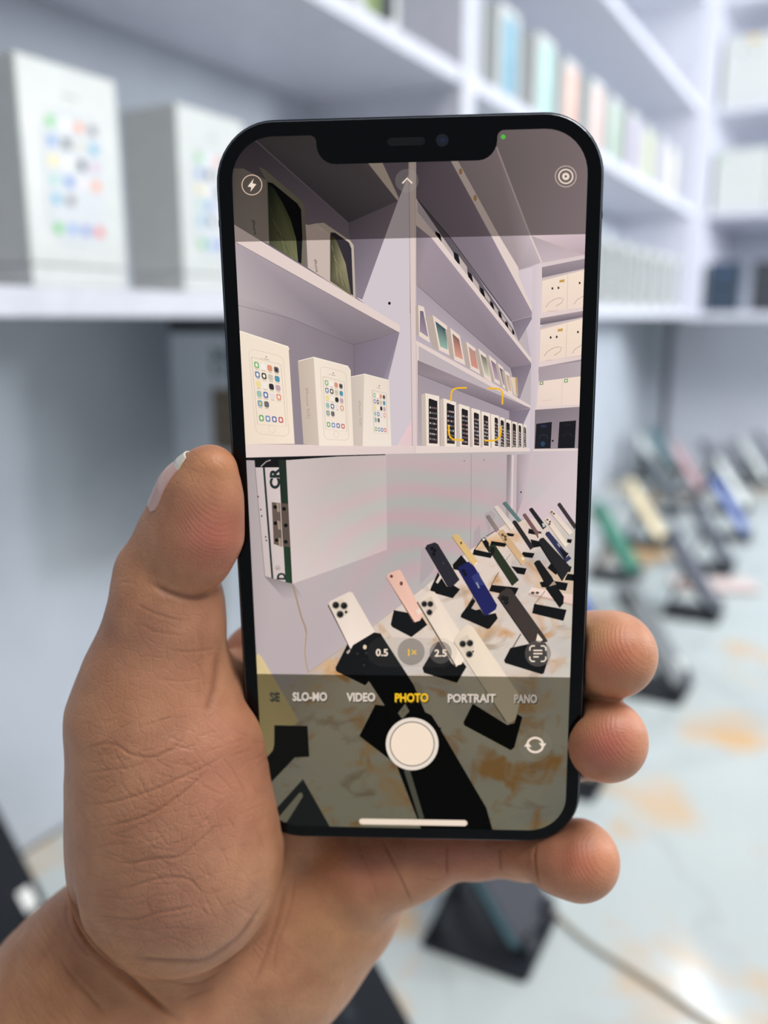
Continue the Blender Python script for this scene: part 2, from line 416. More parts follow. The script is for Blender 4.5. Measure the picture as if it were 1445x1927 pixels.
def phone(label, s, n, rgb, cams=3, rz=0.0, sticker=False, wd=.0715, ln=.1467, frame=None, zoff=0.0, lean=TILT, gloss=.22, coat=.3, spec=.5):
    key = 'phone_back_%d_%d_%d' % rgb
    mb = mat(key, rgb, gloss, coat=coat, spec=spec); mf = mat('phone_frame_%d_%d_%d' % (frame or rgb), frame or tuple(int(v*.8) for v in rgb), .3, .7)
    t = thing('display_phone', label, 'phone', W(s, n, TABLE+zoff), ROTW+rz, 'phones on display')
    f = slope(lean, -.032, .0125) if lean else (lambda v: Vector((v.x, v.y-ln/2, v.z+.001)))
    g = lambda v: f(Vector((v.x, v.y+ln/2, v.z)))
    slab('frame', rrect(wd, ln, .0105, 6), .0004, .0072, mf, t, xf=g, chamfer=.0006)
    slab('back_glass', rrect(wd-.002, ln-.002, .0096, 6), .0072, .0078, mb, t, xf=g, chamfer=.0002)
    slab('screen', rrect(wd-.003, ln-.003, .009, 6), .0001, .0005, M_lens, t, xf=g)
    if cams:
        b = .030 if cams == 3 else .027
        cx, cy = -wd/2+.004+b/2, ln/2-.004-b/2
        cb = slab('camera_bump', rrect(b, b, .0075, 4), .0078, .0092, mb, t, xf=lambda v: g(Vector((v.x+cx, v.y+cy, v.z))), chamfer=.0003)
        spots = [(-.0065,.0065),(-.0065,-.0065),(.0065,0)] if cams == 3 else [(-.005,.005),(.005,-.005)]
        for ox, oy in spots:
            slab('lens', [(ox+cx+.0052*math.cos(a), oy+cy+.0052*math.sin(a)) for a in np.linspace(0, 2*math.pi, 15)[:-1]], .0092, .0104, M_lens, cb, xf=g)
    bm = bmesh.new()
    # round emblem area in the middle of the back: a small bitten fruit outline, slightly darker
    if lean:
        q = [(.0052*math.cos(a)*(1-.10*(abs(math.cos(a)) < .2)), .0056*math.sin(a)) for a in np.linspace(.35, 2*math.pi-.35, 20)]+[(.0032, 0)]
        mk = mat('emblem_%d_%d_%d' % rgb, tuple(int(v*.72) if sum(rgb) > 300 else min(255, v+28) for v in rgb), .15, .3)
        slab('emblem', q, .00779, .00786, mk, t, xf=lambda v: g(Vector((v.x, v.y+.004, v.z))))
        slab('emblem', [(-.0004, .0066), (.0022, .0092), (.0026, .0076), (.0008, .0062)], .00779, .00786, mk, t, xf=lambda v: g(Vector((v.x, v.y+.0042, v.z))))
    if sticker:
        slab('sticker', rrect(.012, .017, .0015, 3), .0078, .0081, M_stick, t, xf=lambda v: g(Vector((v.x+wd/2-.013, v.y-ln/2+.018, v.z))))
    bm.free()
    return t
DECK = [  # bottom pixel, colour, label, lenses, sticker
 ((1213,884), (214,222,220), 'white display phone at the far end by the wall, left of the teal one', 2, False),
 ((1242,868), (112,168,178), 'teal display phone farthest along the wall in the corner', 2, False),
 ((1243,1003), (224,208,172), 'pale gold display phone leaning on its stand behind the green one', 3, False),
 ((1272,948), (66,76,82), 'dark grey display phone between the teal and the pale gold ones', 3, False),
 ((1316,912), (196,160,166), 'dusty pink display phone in the far row near the corner', 2, False),
 ((1368,902), (52,58,76), 'navy black display phone right behind the dusty pink one', 2, False),
 ((1402,944), (226,232,228), 'white display phone behind the blue one in the right row', 3, False),
 ((1440,896), (222,230,226), 'white display phone farthest back in the right row', 3, False),
 ((1470,880), (74,78,88), 'dark grey display phone cut by the frame edge near the back wall', 2, False),
 ((1402,992), (72,100,170), 'royal blue display phone with white sticker in the right row', 2, True),
 ((1368,1048), (44,52,64), 'blue black display phone in front of the royal blue one', 3, False),
 ((1342,1128), (58,62,74), 'dark slate display phone above the pale pink phone lying flat', 2, False),
 ((1192,1062), (58,122,100), 'green display phone beside the edge of the held phone', 3, False),
 ((1098,1146), (58,92,170), 'bright blue display phone mostly behind the held phone', 2, False),
 ((1276,1262), (104,108,108), 'graphite display phone with white sticker behind the middle finger', 3, True),
]
for (px, py), rgb, lab, nc, stk in DECK:
    s, n = on_table(px, py, TABLE+.025); s = min(s, 2.87)
    # the tracked point is the visible bottom corner, about a quarter width right of the centre line
    s -= .012; n = min(n+.028, .535)
    rz = random.uniform(-.05, .05)
    stand(' '.join(('black stand holding the '+lab.split(' display')[0]+' phone '+lab.split('phone ', 1)[1]).split()[:15]), s, n, rz)
    phone(lab, s, n, rgb, nc, rz, stk, gloss=.3)
s, n = on_table(1342, 1106)
fp = phone('pale pink phone lying flat on the marble below the dark slate one', s, n, (240,218,212), 2, .42, False, lean=0)
# nearest stands and phones
s, n = on_table(925, 1748); stand('black phone stand under the fingers at the nearest part of the counter', s, n, .03)
phone('black display phone with steel blue frame on the nearest stand under the hand', s, n, (34,36,42), 3, .03, False, frame=(96,128,140))
s, n = on_table(1062, 1455); stand('black phone stand half hidden behind the held phone and ring finger', s, n)
phone('cream display phone behind the held phone, on the half hidden stand', s, n, (228,222,206), 3)
def corner_phone(px, py, lab, dsn, stk, z=TABLE+.03, gl=.55):
    s, n = on_table(px, py, z); s += dsn[0]; n += dsn[1]
    stand('black stand holding the '+lab, s, n); return phone(lab, s, n, (23,27,33), 3, 0.0, stk, wd=.078, ln=.161, gloss=gl, coat=0.0, spec=.12)
corner_phone(112, 1640, 'black display phone with white sticker behind the wrist', (-.064, .02), True)
corner_phone(800, 2000, 'black display phone under the palm at the bottom of the frame', (-.040, .02), False)
# ------------------------------------------------------------------ the held phone
def _ortho(x, y):
    x = x/np.linalg.norm(x); y = y/np.linalg.norm(y); a = (x+y)/np.linalg.norm(x+y); b = (x-y)/np.linalg.norm(x-y)
    x = (a+b)/math.sqrt(2); y = (a-b)/math.sqrt(2); return x, y
PX, PY = _ortho(np.array([.99835, -.00284, -.05799]), np.array([.01479, .97523, .22090]))
PZ = -np.cross(PX, PY)                                # out of the glass, towards the holder
PT = np.array([-28.06, -68.10, 156.6])                # display corner in mm: right, down, forward of the camera
DW, DH = 64.6, 139.8
PB = np.stack([PX, PY, PZ], 1); PBi = np.linalg.inv(PB)
def cam2world(c): return np.array(RT)*c[0] - np.array(UP)*c[1] + np.array(FW)*c[2]
def loc_px(px, py, w=0.0):
    """photograph pixel -> millimetres in the phone's own frame (x right, y up, z out of the glass), at height w over the glass"""
    r = np.array([(px-CX)/F, (py-CY)/F, 1.0])
    q = PBi @ r; o = PBi @ PT                         # camera at -o in (u, v, w)
    lam = (w + o[2])/q[2]
    u, v = lam*q[0]-o[0], lam*q[1]-o[1]
    return np.array([u-DW/2, DH/2-v, w])
def depth_px(px, py, w=0.0):
    """camera depth in mm of that point"""
    l = loc_px(px, py, w); c = PT + PX*(l[0]+DW/2) + PY*(DH/2-l[1]) + PZ*w; return c[2]
ctr = PT + PX*DW/2 + PY*DH/2
M4 = Matrix.Identity(4)
for i, v in enumerate((cam2world(PX), -cam2world(PY), cam2world(PZ))):
    for k in range(3): M4[k][i] = v[k]
cw = cam2world(ctr)*.001
M4.translation = (cw[0], cw[1], cw[2]+ZC)
PH = bpy.data.objects.new('smartphone', None); COL.objects.link(PH); PH.matrix_world = M4
tag(PH, 'black smartphone held upright, its screen showing the shop through the camera app', 'phone')

M_frame = mat('midnight_blue_metal', (26, 34, 46), .32, .75)
M_glass = mat('black_cover_glass', (7, 9, 13), .10, spec=.16)
M_bk = mat('navy_back_glass', (28, 36, 52), .15)
MM = .001
OW, OH, OR = DW+6.0, DH+5.8, 11.0
sc_ = lambda pts: [(x*MM, y*MM) for x, y in pts]
def tray(name, m, parent):
    """metal band of the phone: open tray whose rim carries the cover glass"""
    lv = [(-7.4, .5), (-6.9, 0), (-.62, 0), (-.12, .5), (-.12, 1.1), (-1.6, 1.1)]; vs, fs = [], []
    for z, c in lv: vs += [(x*MM, y*MM, z*MM) for x, y in rrect(OW-2*c, OH-2*c, OR-c, 12)]
    n = len(vs)//len(lv)
    for k in range(len(lv)-1): fs += [(k*n+i, k*n+(i+1) % n, (k+1)*n+(i+1) % n, (k+1)*n+i) for i in range(n)]
    fs += [tuple(range(n-1, -1, -1)), tuple((len(lv)-1)*n+i for i in range(n))]
    return raw(name, vs, fs, m, parent)
tray('frame', M_frame, PH)
slab('back_glass', sc_(rrect(OW-1.6, OH-1.6, OR-.8, 12)), -.0077, -.0074, M_bk, PH)
# camera island on the far side
isl = slab('camera_island', [(x+.019, y+.056) for x, y in sc_(rrect(28, 28, 7, 6))], -.0092, -.0077, M_bk, PH, chamfer=.0003)
for ox, oy in ((.0255, .0625), (.0125, .0495)):
    slab('lens', [(ox+.0058*math.cos(a), oy+.0058*math.sin(a)) for a in np.linspace(0, 2*math.pi, 25)[:-1]], -.0106, -.0092, M_lens, isl)
def side_key(nm, x, y0, y1):
    box(nm, x-.0003, x+.0003, y0, y1, -.0050, -.0024, M_frame, PH, .0002)
side_key('power_button', OW/2*MM, .012, .029); side_key('volume_button', -OW/2*MM, .024, .033); side_key('volume_button', -OW/2*MM, .010, .019)
M_band = mat('antenna_band', (44, 52, 62), .5)
for sx in (-1, 1):
    for yy in (.0545, -.052): box('antenna_band', sx*OW/2*MM-.00006, sx*OW/2*MM+.00006, yy, yy+.0012, -.0070, -.0006, M_band, PH)
box('speaker_slit', -.006, .006, -OH/2*MM-.0001, -OH/2*MM+.0002, -.0042, -.0030, M_hole, PH)

# black glass border with the notch, ring filled between two outlines
def notch_loop():
    L = rrect(DW, DH, 7.8, 10)                        # ccw from the right side, top right corner first
    nx0, nx1, nd_ = -16.5, 16.1, 5.0
    top = DH/2
    def arc(cx, cy, r, a0, a1, n=6): return [(cx+r*math.cos(math.radians(a0+(a1-a0)*i/n)), cy+r*math.sin(math.radians(a0+(a1-a0)*i/n))) for i in range(n+1)]
    notch = arc(nx1+1.2, top-1.2, 1.2, 90, 180) + arc(nx1-3.4, top-nd_+3.4, 3.4, 0, -90) + arc(nx0+3.4, top-nd_+3.4, 3.4, -90, -180) + arc(nx0-1.2, top-1.2, 1.2, 0, 90)
    return L[:11] + notch + L[11:]
bm = bmesh.new(); es = []
for lp in (rrect(OW-.9, OH-.9, OR-.45, 12), notch_loop()):
    vs = [bm.verts.new((x*MM, y*MM, 0)) for x, y in lp]
    es += [bm.edges.new((vs[i], vs[(i+1) % len(vs)])) for i in range(len(vs))]
bmesh.ops.triangle_fill(bm, use_beauty=True, edges=es)
for f in bm.faces:
    if f.normal.z < 0: f.normal_flip()
me = bpy.data.meshes.new('bezel'); bm.to_mesh(me); bm.free(); link('bezel', me, M_glass, PH)
# thin bright rim of the glass
rim = rrect(OW-.7, OH-.7, OR-.35, 12); rin = rrect(OW-1.0, OH-1.0, OR-.5, 12); n = len(rim)
raw('glass_rim', [(x*MM, y*MM, -.00008) for x, y in rim]+[(x*MM, y*MM, .00003) for x, y in rin], [(i, (i+1) % n, n+(i+1) % n, n+i) for i in range(n)], mat('rim_polish', (120, 124, 130), .25, .6), PH)

# ---- speaker and front camera in the notch
def lp(px, py, w): l = loc_px(px, py, w)*MM; return (l[0], l[1], l[2])
M_grille = mat('grille_cloth', (17, 21, 26), .8)
g = raw('ear_speaker', [lp(px, py, .012) for px, py in [(734,259.5),(795,258),(799,262),(799,269),(795,273),(734,274.5),(729,270.5),(729,264)]], [tuple(range(8))], M_grille, PH)
for k in range(17):
    x = 732+k*3.9; raw('slot', [lp(x+d, y, .02) for d, y in ((0,261.5),(1.6,261.5),(1.6,272),(0,272))], [(0,1,2,3)], M_hole, g)
fc = raw('front_camera', [lp(832+12*math.cos(a), 264+12*math.sin(a), .012) for a in np.linspace(0, 2*math.pi, 25)[:-1]], [tuple(range(24))], mat('camera_ring', (22, 28, 40), .3), PH)
raw('lens', [lp(833+5.5*math.cos(a), 264+5.5*math.sin(a), .02) for a in np.linspace(0, 2*math.pi, 19)[:-1]], [tuple(range(18))], mat('camera_lens', (30, 40, 74), .1), fc)

# ------------------------------------------------------------------ the lit display
ME_ = bpy.data.materials.new('screen_picture'); ME_.use_nodes = True
_b = ME_.node_tree.nodes['Principled BSDF']; _b.inputs['Base Color'].default_value = (0, 0, 0, 1); _b.inputs['Roughness'].default_value = .12; _b.inputs['Specular IOR Level'].default_value = .25
_at = nd(ME_, 'ShaderNodeAttribute'); _at.attribute_name = 'Col'
lk(ME_, _at.outputs['Color'], _b.inputs['Emission Color']); _b.inputs['Emission Strength'].default_value = 1.0
# the moire seen on the lit pixels: faint pink and green fringes in the pale middle of the picture
def moire(m, amount):
    b = m.node_tree.nodes['Principled BSDF']
    src = b.inputs['Emission Color'].links[0].from_socket
    tc = nd(m, 'ShaderNodeTexCoord'); wv = nd(m, 'ShaderNodeTexWave', wave_type='RINGS', rings_direction='Z')
    mp = nd(m, 'ShaderNodeMapping'); mp.inputs['Location'].default_value = (-.004, .030, 0); mp.inputs['Scale'].default_value = (1, 1.6, 1); lk(m, tc.outputs['Object'], mp.inputs['Vector'])
    wv.inputs['Scale'].default_value = 34; wv.inputs['Distortion'].default_value = 5.0; wv.inputs['Detail'].default_value = 1; lk(m, mp.outputs['Vector'], wv.inputs['Vector'])
    r = nd(m, 'ShaderNodeValToRGB'); e = r.color_ramp.elements
    e[0].color = (1.0, .86, .88, 1); e[1].color = (.82, .98, .90, 1); lk(m, wv.outputs['Fac'], r.inputs['Fac'])
    gd = nd(m, 'ShaderNodeTexGradient', gradient_type='SPHERICAL'); mp2 = nd(m, 'ShaderNodeMapping')
    mp2.inputs['Location'].default_value = (-.15, .12, 0); mp2.inputs['Scale'].default_value = (34, 42, 1); lk(m, tc.outputs['Object'], mp2.inputs['Vector']); lk(m, mp2.outputs['Vector'], gd.inputs['Vector'])
    ml = nd(m, 'ShaderNodeMath', operation='MULTIPLY'); ml.inputs[1].default_value = amount; lk(m, gd.outputs['Fac'], ml.inputs[0])
    mx = nd(m, 'ShaderNodeMixRGB', blend_type='MULTIPLY'); lk(m, ml.outputs[0], mx.inputs[0]); lk(m, src, mx.inputs[1]); lk(m, r.outputs['Color'], mx.inputs[2])
    lk(m, mx.outputs[0], b.inputs['Emission Color'])
MWALL = ME_.copy(); MWALL.name = 'screen_picture_wall'; moire(MWALL, 1.3)
MMARB = ME_.copy(); MMARB.name = 'screen_picture_marble'
def marble_emit(m):
    b = m.node_tree.nodes['Principled BSDF']; src = b.inputs['Emission Color'].links[0].from_socket
    tc = nd(m, 'ShaderNodeTexCoord'); mp = nd(m, 'ShaderNodeMapping'); mp.inputs['Scale'].default_value = (1, 1.7, 1); mp.inputs['Rotation'].default_value = (0, 0, .5); lk(m, tc.outputs['Object'], mp.inputs['Vector'])
    out = src
    for sc1, lo, hi, col, k in ((75, .56, .72, (216, 165, 100), .8), (110, .6, .7, (150, 120, 90), .6), (48, .5, .8, (172, 172, 176), .75)):
        nz = nd(m, 'ShaderNodeTexNoise'); nz.inputs['Scale'].default_value = sc1; nz.inputs['Detail'].default_value = 6; nz.inputs['Distortion'].default_value = .6; lk(m, mp.outputs['Vector'], nz.inputs['Vector'])
        mr = nd(m, 'ShaderNodeMapRange'); mr.inputs[1].default_value = lo; mr.inputs[2].default_value = hi; mr.inputs[4].default_value = k; lk(m, nz.outputs['Fac'], mr.inputs[0])
        mx = nd(m, 'ShaderNodeMixRGB'); mx.inputs[2].default_value = (*lin(col), 1); lk(m, mr.outputs[0], mx.inputs[0]); lk(m, out, mx.inputs[1]); out = mx.outputs[0]
    # ochre stains of the stone as the screen shows them
    nz = nd(m, 'ShaderNodeTexNoise'); nz.inputs['Scale'].default_value = 150; nz.inputs['Detail'].default_value = 5; nz.inputs['Distortion'].default_value = .8; lk(m, tc.outputs['Object'], nz.inputs['Vector']); acc = nz.outputs['Fac']
    for px, py, rad in ((845,1385,5),(955,1460,6.5),(965,1520,6),(925,1440,5),(1010,1440,5),(985,1290,4),(1060,1345,6),(700,1330,6),(690,1380,5),(770,1530,5),(545,1490,4),(640,1280,5),(1000,1085,5),(960,1190,4),(820,1285,5),(885,1155,5)):
        l = loc_px(px, py)*MM
        ds = nd(m, 'ShaderNodeVectorMath', operation='DISTANCE'); ds.inputs[1].default_value = (l[0], l[1], -.0008); lk(m, tc.outputs['Object'], ds.inputs[0])
        mr = nd(m, 'ShaderNodeMapRange'); mr.inputs[1].default_value = 0; mr.inputs[2].default_value = rad*MM; mr.inputs[3].default_value = .13; mr.inputs[4].default_value = 0; lk(m, ds.outputs['Value'], mr.inputs[0])
        sm = nd(m, 'ShaderNodeMath', operation='ADD'); lk(m, acc, sm.inputs[0]); lk(m, mr.outputs[0], sm.inputs[1]); acc = sm.outputs[0]
    mr = nd(m, 'ShaderNodeMapRange'); mr.inputs[1].default_value = .58; mr.inputs[2].default_value = .74; mr.inputs[4].default_value = .85; lk(m, acc, mr.inputs[0])
    mx = nd(m, 'ShaderNodeMixRGB'); mx.inputs[2].default_value = (*lin((196, 138, 66)), 1); lk(m, mr.outputs[0], mx.inputs[0]); lk(m, out, mx.inputs[1])
    lk(m, mx.outputs[0], b.inputs['Emission Color'])
marble_emit(MMARB)
def veil(name, k, tint=(0, 0, 0)):
    """translucent layer of the interface: lets k of the picture through and adds a tint of its own"""
    m = bpy.data.materials.new(name); m.use_nodes = True; nt = m.node_tree
    nt.nodes.remove(nt.nodes['Principled BSDF'])
    t = nd(m, 'ShaderNodeBsdfTransparent'); t.inputs[0].default_value = (*k, 1)
    e = nd(m, 'ShaderNodeEmission'); e.inputs[0].default_value = (*lin(tint), 1); a = nd(m, 'ShaderNodeAddShader')
    lk(m, t.outputs[0], a.inputs[0]); lk(m, e.outputs[0], a.inputs[1]); lk(m, a.outputs[0], nt.nodes['Material Output'].inputs[0])
    return m

ZOOM = {0: (0, 0, 1), 1: (420, 200, 4.014), 2: (760, 200, 3.705), 3: (420, 600, 3.705), 4: (760, 680, 3.705), 5: (420, 1080, 3.705), 6: (760, 1120, 3.705)}
CLIP = rrect(DW+1.6, DH+1.6, 8.6, 8)
def clip_round(q):
    """keeps a screen shape inside the rounded display outline, blending its corner colours"""
    for i in range(len(CLIP)):
        a, b = CLIP[i], CLIP[(i+1) % len(CLIP)]; out = []
        side = lambda p: (b[0]-a[0])*(p[1]-a[1])-(b[1]-a[1])*(p[0]-a[0])
        for j in range(len(q)):
            p, r = q[j-1], q[j]; sp, sr = side(p), side(r)
            if (sp >= 0) != (sr >= 0):
                t = sp/(sp-sr); out.append(tuple(x+(y-x)*t for x, y in zip(p, r)))
            if sr >= 0: out.append(r)
        q = out
        if len(q) < 3: return []
    return q
class Art:
    """flat coloured shapes of the lit screen, later ones over earlier ones"""
    W0 = -1.30; STEP = .0017; lvl = 0
    def __init__(s, soft=False): s.soft = soft; s.v, s.f, s.c, s.m = [], [], [], []
    def poly(s, z, col, pts, m=0):
        x0, y0, k = ZOOM[z]; i = len(s.v); w = Art.W0 + Art.lvl*Art.STEP; Art.lvl += 1
        n = len(pts); cs = list(col) if isinstance(col[0], (tuple, list)) else [col]
        cs = [tuple(238*(v/238)**1.2 if v < 238 else v for v in q) for q in cs]
        if s.soft: cs = [tuple(np.clip((np.array(q)*.72+.28*np.dot(q, (.3, .59, .11)))*(1.015, 1.0, .985), 0, 255)) for q in cs]
        cs = [lin(cs[j if len(cs) == n else min(len(cs)-1, int(j*len(cs)/n))]) for j in range(n)]
        q = [(*loc_px(x0+x/k, y0+y/k, w)[:2], *c) for (x, y), c in zip(pts, cs)]
        if any(abs(p[0]) > DW/2-7 and abs(p[1]) > DH/2-7 or abs(p[0]) > DW/2 or abs(p[1]) > DH/2 for p in q): q = clip_round(q)
        if len(q) < 3: return
        s.v += [(p[0]*MM, p[1]*MM, w*MM) for p in q]; s.c += [(*p[2:], 1.0) for p in q]
        s.f.append(tuple(range(i, i+len(q)))); s.m.append(m)
    def group(s, items):
        """several shapes that do not overlap share one level"""
        l = Art.lvl
        for it in items: Art.lvl = l; s.poly(*it)
        Art.lvl = l+1
    def line(s, z, col, pts, wd):
        k = ZOOM[z][2]; h = wd*k/2; p = [np.array(q, float) for q in pts]; L, R = [], []
        for i, q in enumerate(p):
            t = p[min(i+1, len(p)-1)]-p[max(i-1, 0)]; t /= np.linalg.norm(t) or 1; nn = np.array([-t[1], t[0]])*h
            L.append(q+nn); R.append(q-nn)
        l = Art.lvl
        for i in range(len(p)-1): Art.lvl = l; s.poly(z, col, [L[i], L[i+1], R[i+1], R[i]])
    def blob(s, z, col, c, rx, ry=None, n=16):
        ry = ry or rx; s.poly(z, col, [(c[0]+rx*math.cos(2*math.pi*i/n), c[1]+ry*math.sin(2*math.pi*i/n)) for i in range(n)])
    def ring(s, col, c, r1, r2, n=40, gap=None):
        l = Art.lvl
        for i in range(n):
            if gap and i % 2: continue
            a, b = 2*math.pi*i/n, 2*math.pi*(i+(.9 if gap else 1))/n; Art.lvl = l
            s.poly(0, col, [(c[0]+r*math.cos(q), c[1]+r*math.sin(q)) for r, q in ((r1, a), (r1, b), (r2, b), (r2, a))])
    def text(s, col, word, c, cap, width=None, bold=.02, ang=0.0, fade=None):
        vs, fs = text_mesh(word, bold); xs = [v[0] for v in vs]; x0, x1 = min(xs), max(xs); k = cap/.73; kx = width/(x1-x0) if width else k
        ca, sa = math.cos(ang), math.sin(ang); l = Art.lvl; q = []
        for x, y in vs:
            a, b = (x-(x0+x1)/2)*kx, -(y-.365)*k; q.append((c[0]+a*ca-b*sa, c[1]+a*sa+b*ca))
        for f in fs: Art.lvl = l; s.poly(0, col, [q[i] for i in f])
    def build(s, name, mats, parent):
        me = bpy.data.meshes.new(name); me.from_pydata(s.v, [], s.f); me.update()
        at = me.color_attributes.new('Col', 'FLOAT_COLOR', 'POINT'); at.data.foreach_set('color', [x for c in s.c for x in c])
        for m in mats: me.materials.append(m)
        if len(mats) > 1: me.polygons.foreach_set('material_index', s.m)
        return link(name, me, None, parent)
A = Art(True); P = A.poly
LIL, LILD, CRM = (212,202,212), (152,138,152), (228,210,206)
P(0, (196,184,192), [(425,235),(1118,235),(1072,1572),(490,1572)])
# -- left compartments
P(0, (128,116,130), [(425,235),(772,235),(776,858),(470,862)])
P(1, [(96,86,98),(88,80,90),(128,116,130),(150,138,152),(128,116,128),(104,92,102)], [(40,200),(250,270),(945,890),(1000,1440),(350,1060),(40,900)])
P(1, [(92,86,90),(104,97,100),(120,112,118),(112,104,112),(88,80,86)], [(230,240),(700,190),(1100,400),(1320,715),(950,880)])
P(1, LIL, [(945,885),(1320,715),(1405,500),(1410,1690),(1335,1700),(1000,1440)])
P(1, [(112,102,114),(136,124,138),(150,138,156),(150,138,156)], [(945,885),(1320,715),(1050,1460),(1000,1440)])
P(1, (206,190,176), [(1060,400),(1190,400),(1325,690),(1318,715),(1090,425)])
P(1, [(128,118,116),(140,130,122),(140,130,122),(160,150,140),(150,140,135)], [(70,470),(150,470),(330,560),(350,1040),(80,930)])
P(1, (128,122,104), [(270,460),(310,475),(590,715),(618,760),(625,1215),(345,1040),(325,560)])
P(1, (24,24,28), [(335,572),(372,580),(560,735),(588,780),(598,990),(590,1190),(350,1045)])
P(1, [(34,40,32),(52,62,40),(66,78,46),(84,94,54),(116,122,72),(132,134,88),(84,90,60)], [(338,580),(385,625),(450,730),(510,860),(550,1000),(566,1175),(352,1045)])
for k in range(7): A.line(1, [(96,104,62),(62,70,44),(150,138,90)][k % 3], [(352+k*10,760+k*46),(400+k*16,900+k*28),(430+k*19,1080+k*14)], .5)
P(1, [(196,182,170),(206,190,180),(214,198,188),(196,180,172)], [(625,900),(700,885),(800,960),(805,1330)]+[] )
P(1, (206,188,180), [(622,890),(800,960),(805,1330),(640,1220)])
P(1, (196,182,166), [(700,885),(760,880),(960,1015),(985,1050),(1000,1450),(805,1330),(798,960)])
P(1, (64,56,68), [(810,952),(845,955),(950,1030),(968,1075),(982,1430),(808,1320)])
P(1, [(70,70,50),(92,92,60),(118,114,78),(160,152,112),(128,122,86),(96,92,66)], [(808,975),(845,995),(885,1085),(925,1190),(966,1430),(808,1320)])
for k in range(5): A.line(1, [(170,164,120),(96,98,64)][k % 2], [(820+k*8,1050+k*40),(850+k*14,1180+k*28),(865+k*20,1330+k*12)], .5)
P(1, CRM, [(60,880),(1330,1652),(1335,1712),(60,1010)])
P(1, [(186,172,182),(150,136,148),(136,124,138),(196,184,190)], [(60,1005),(1332,1712),(985,1802),(60,1425)])
A.line(1, (96,86,98), [(60,1010),(1332,1712)], .35)
P(3, [(196,184,190),(160,146,158),(140,126,142),(150,138,154),(162,150,164)], [(55,-174),(480,0),(910,182),(915,890),(100,890)])
P(3, LIL, [(910,182),(1232,95),(1235,40),(1320,-60),(1322,890),(915,890)])
P(3, [(136,124,142),(150,138,158),(168,156,176),(168,156,172),(148,136,154)], [(910,182),(1228,98),(1150,420),(1165,890),(915,890)])
P(3, [(228,205,208),(240,196,206),(230,200,208)], [(1210,885),(1318,700),(1318,885)])
A.line(3, (98,88,104), [(105,-95),(480,0),(910,182),(915,400)], .5); A.line(3, (98,88,104), [(910,182),(1232,95)], .45)
A.blob(1, (30,26,28), (1255,1488), 10, 12)
# -- post between the compartments
P(0, [(224,204,200),(230,212,206),(226,206,206),(222,202,204)], [(768,290),(785,290),(789,853),(775,856)])
A.line(0, (146,130,132), [(769,300),(772,560),(776,850)], .7); A.line(0, (186,168,166), [(780,300),(782,560),(785,850)], .6)
# -- right compartments, top to bottom
P(2, [(150,138,142),(172,158,162),(196,178,186),(206,186,196),(204,188,198),(160,148,152)], [(80,340),(660,60),(1275,60),(1268,1045),(955,1095),(500,700)])
P(2, [(220,200,206),(214,190,204),(196,172,186)], [(880,900),(1262,890),(1262,1040)])
P(2, [(168,154,158),(184,168,174),(204,190,200),(196,180,190),(176,160,168)], [(365,375),(640,270),(885,900),(960,1092),(795,1140)])
A.line(2, (226,206,206), [(645,285),(880,900),(960,1090)], 3.0)
P(2, [(214,200,212),(222,210,220),(214,202,214),(206,194,208)], [(796,1148),(962,1098),(965,1800),(890,1800)])
A.blob(2, (40,34,38), (928,1178), 8, 9)
P(2, CRM, [(318,365),(368,365),(662,900),(798,1125),(802,1190),(912,1455),(895,1470),(610,900)])
for y in (455, 640): A.blob(2, (206,160,90), (395+(y-455)*.55, y), 12, 22)
P(2, [(120,108,120),(140,126,140),(168,152,170),(150,136,152),(128,116,130)], [(85,360),(322,372),(905,1458),(750,1500),(85,640)])
P(2, [(96,88,98),(110,100,112),(130,118,132),(120,110,122)], [(85,640),(330,920),(765,1560),(765,1640)])
A.line(2, (60,54,60), [(95,650),(330,925),(750,1500)], 1.2)
for x, y, k in ((240,905,1.3),(365,1045,1.2),(460,1180,1.0),(545,1285,.9),(612,1380,.8),(668,1445,.7),(715,1515,.6),(762,1570,.5)):
    P(2, (30,26,30), [(x-18*k,y-28*k),(x+10*k,y-10*k),(x+22*k,y+48*k),(x-8*k,y+30*k)])
    P(2, (196,180,178), [(x+14*k,y-4*k),(x+62*k,y+62*k),(x+66*k,y+108*k),(x+24*k,y+52*k)])
P(2, [(134,122,138),(150,138,156),(156,144,160)], [(750,1502),(905,1460),(800,1640)])
P(2, CRM, [(85,725),(230,905),(900,1775),(895,1800),(190,915),(85,830)])
P(2, [(150,138,150),(172,156,172),(160,144,160),(146,132,146),(168,152,164)], [(85,830),(190,915),(895,1800),(740,1822),(85,1245)])
P(2, [(178,164,178),(176,162,176),(196,182,196),(196,182,196)], [(85,1245),(740,1822),(760,2040),(85,1650)])
A.line(2, (84,76,90), [(95,1250),(740,1822)], .5)
P(2, [(130,118,134),(146,134,152),(160,148,166)], [(740,1822),(893,1798),(800,2060)])
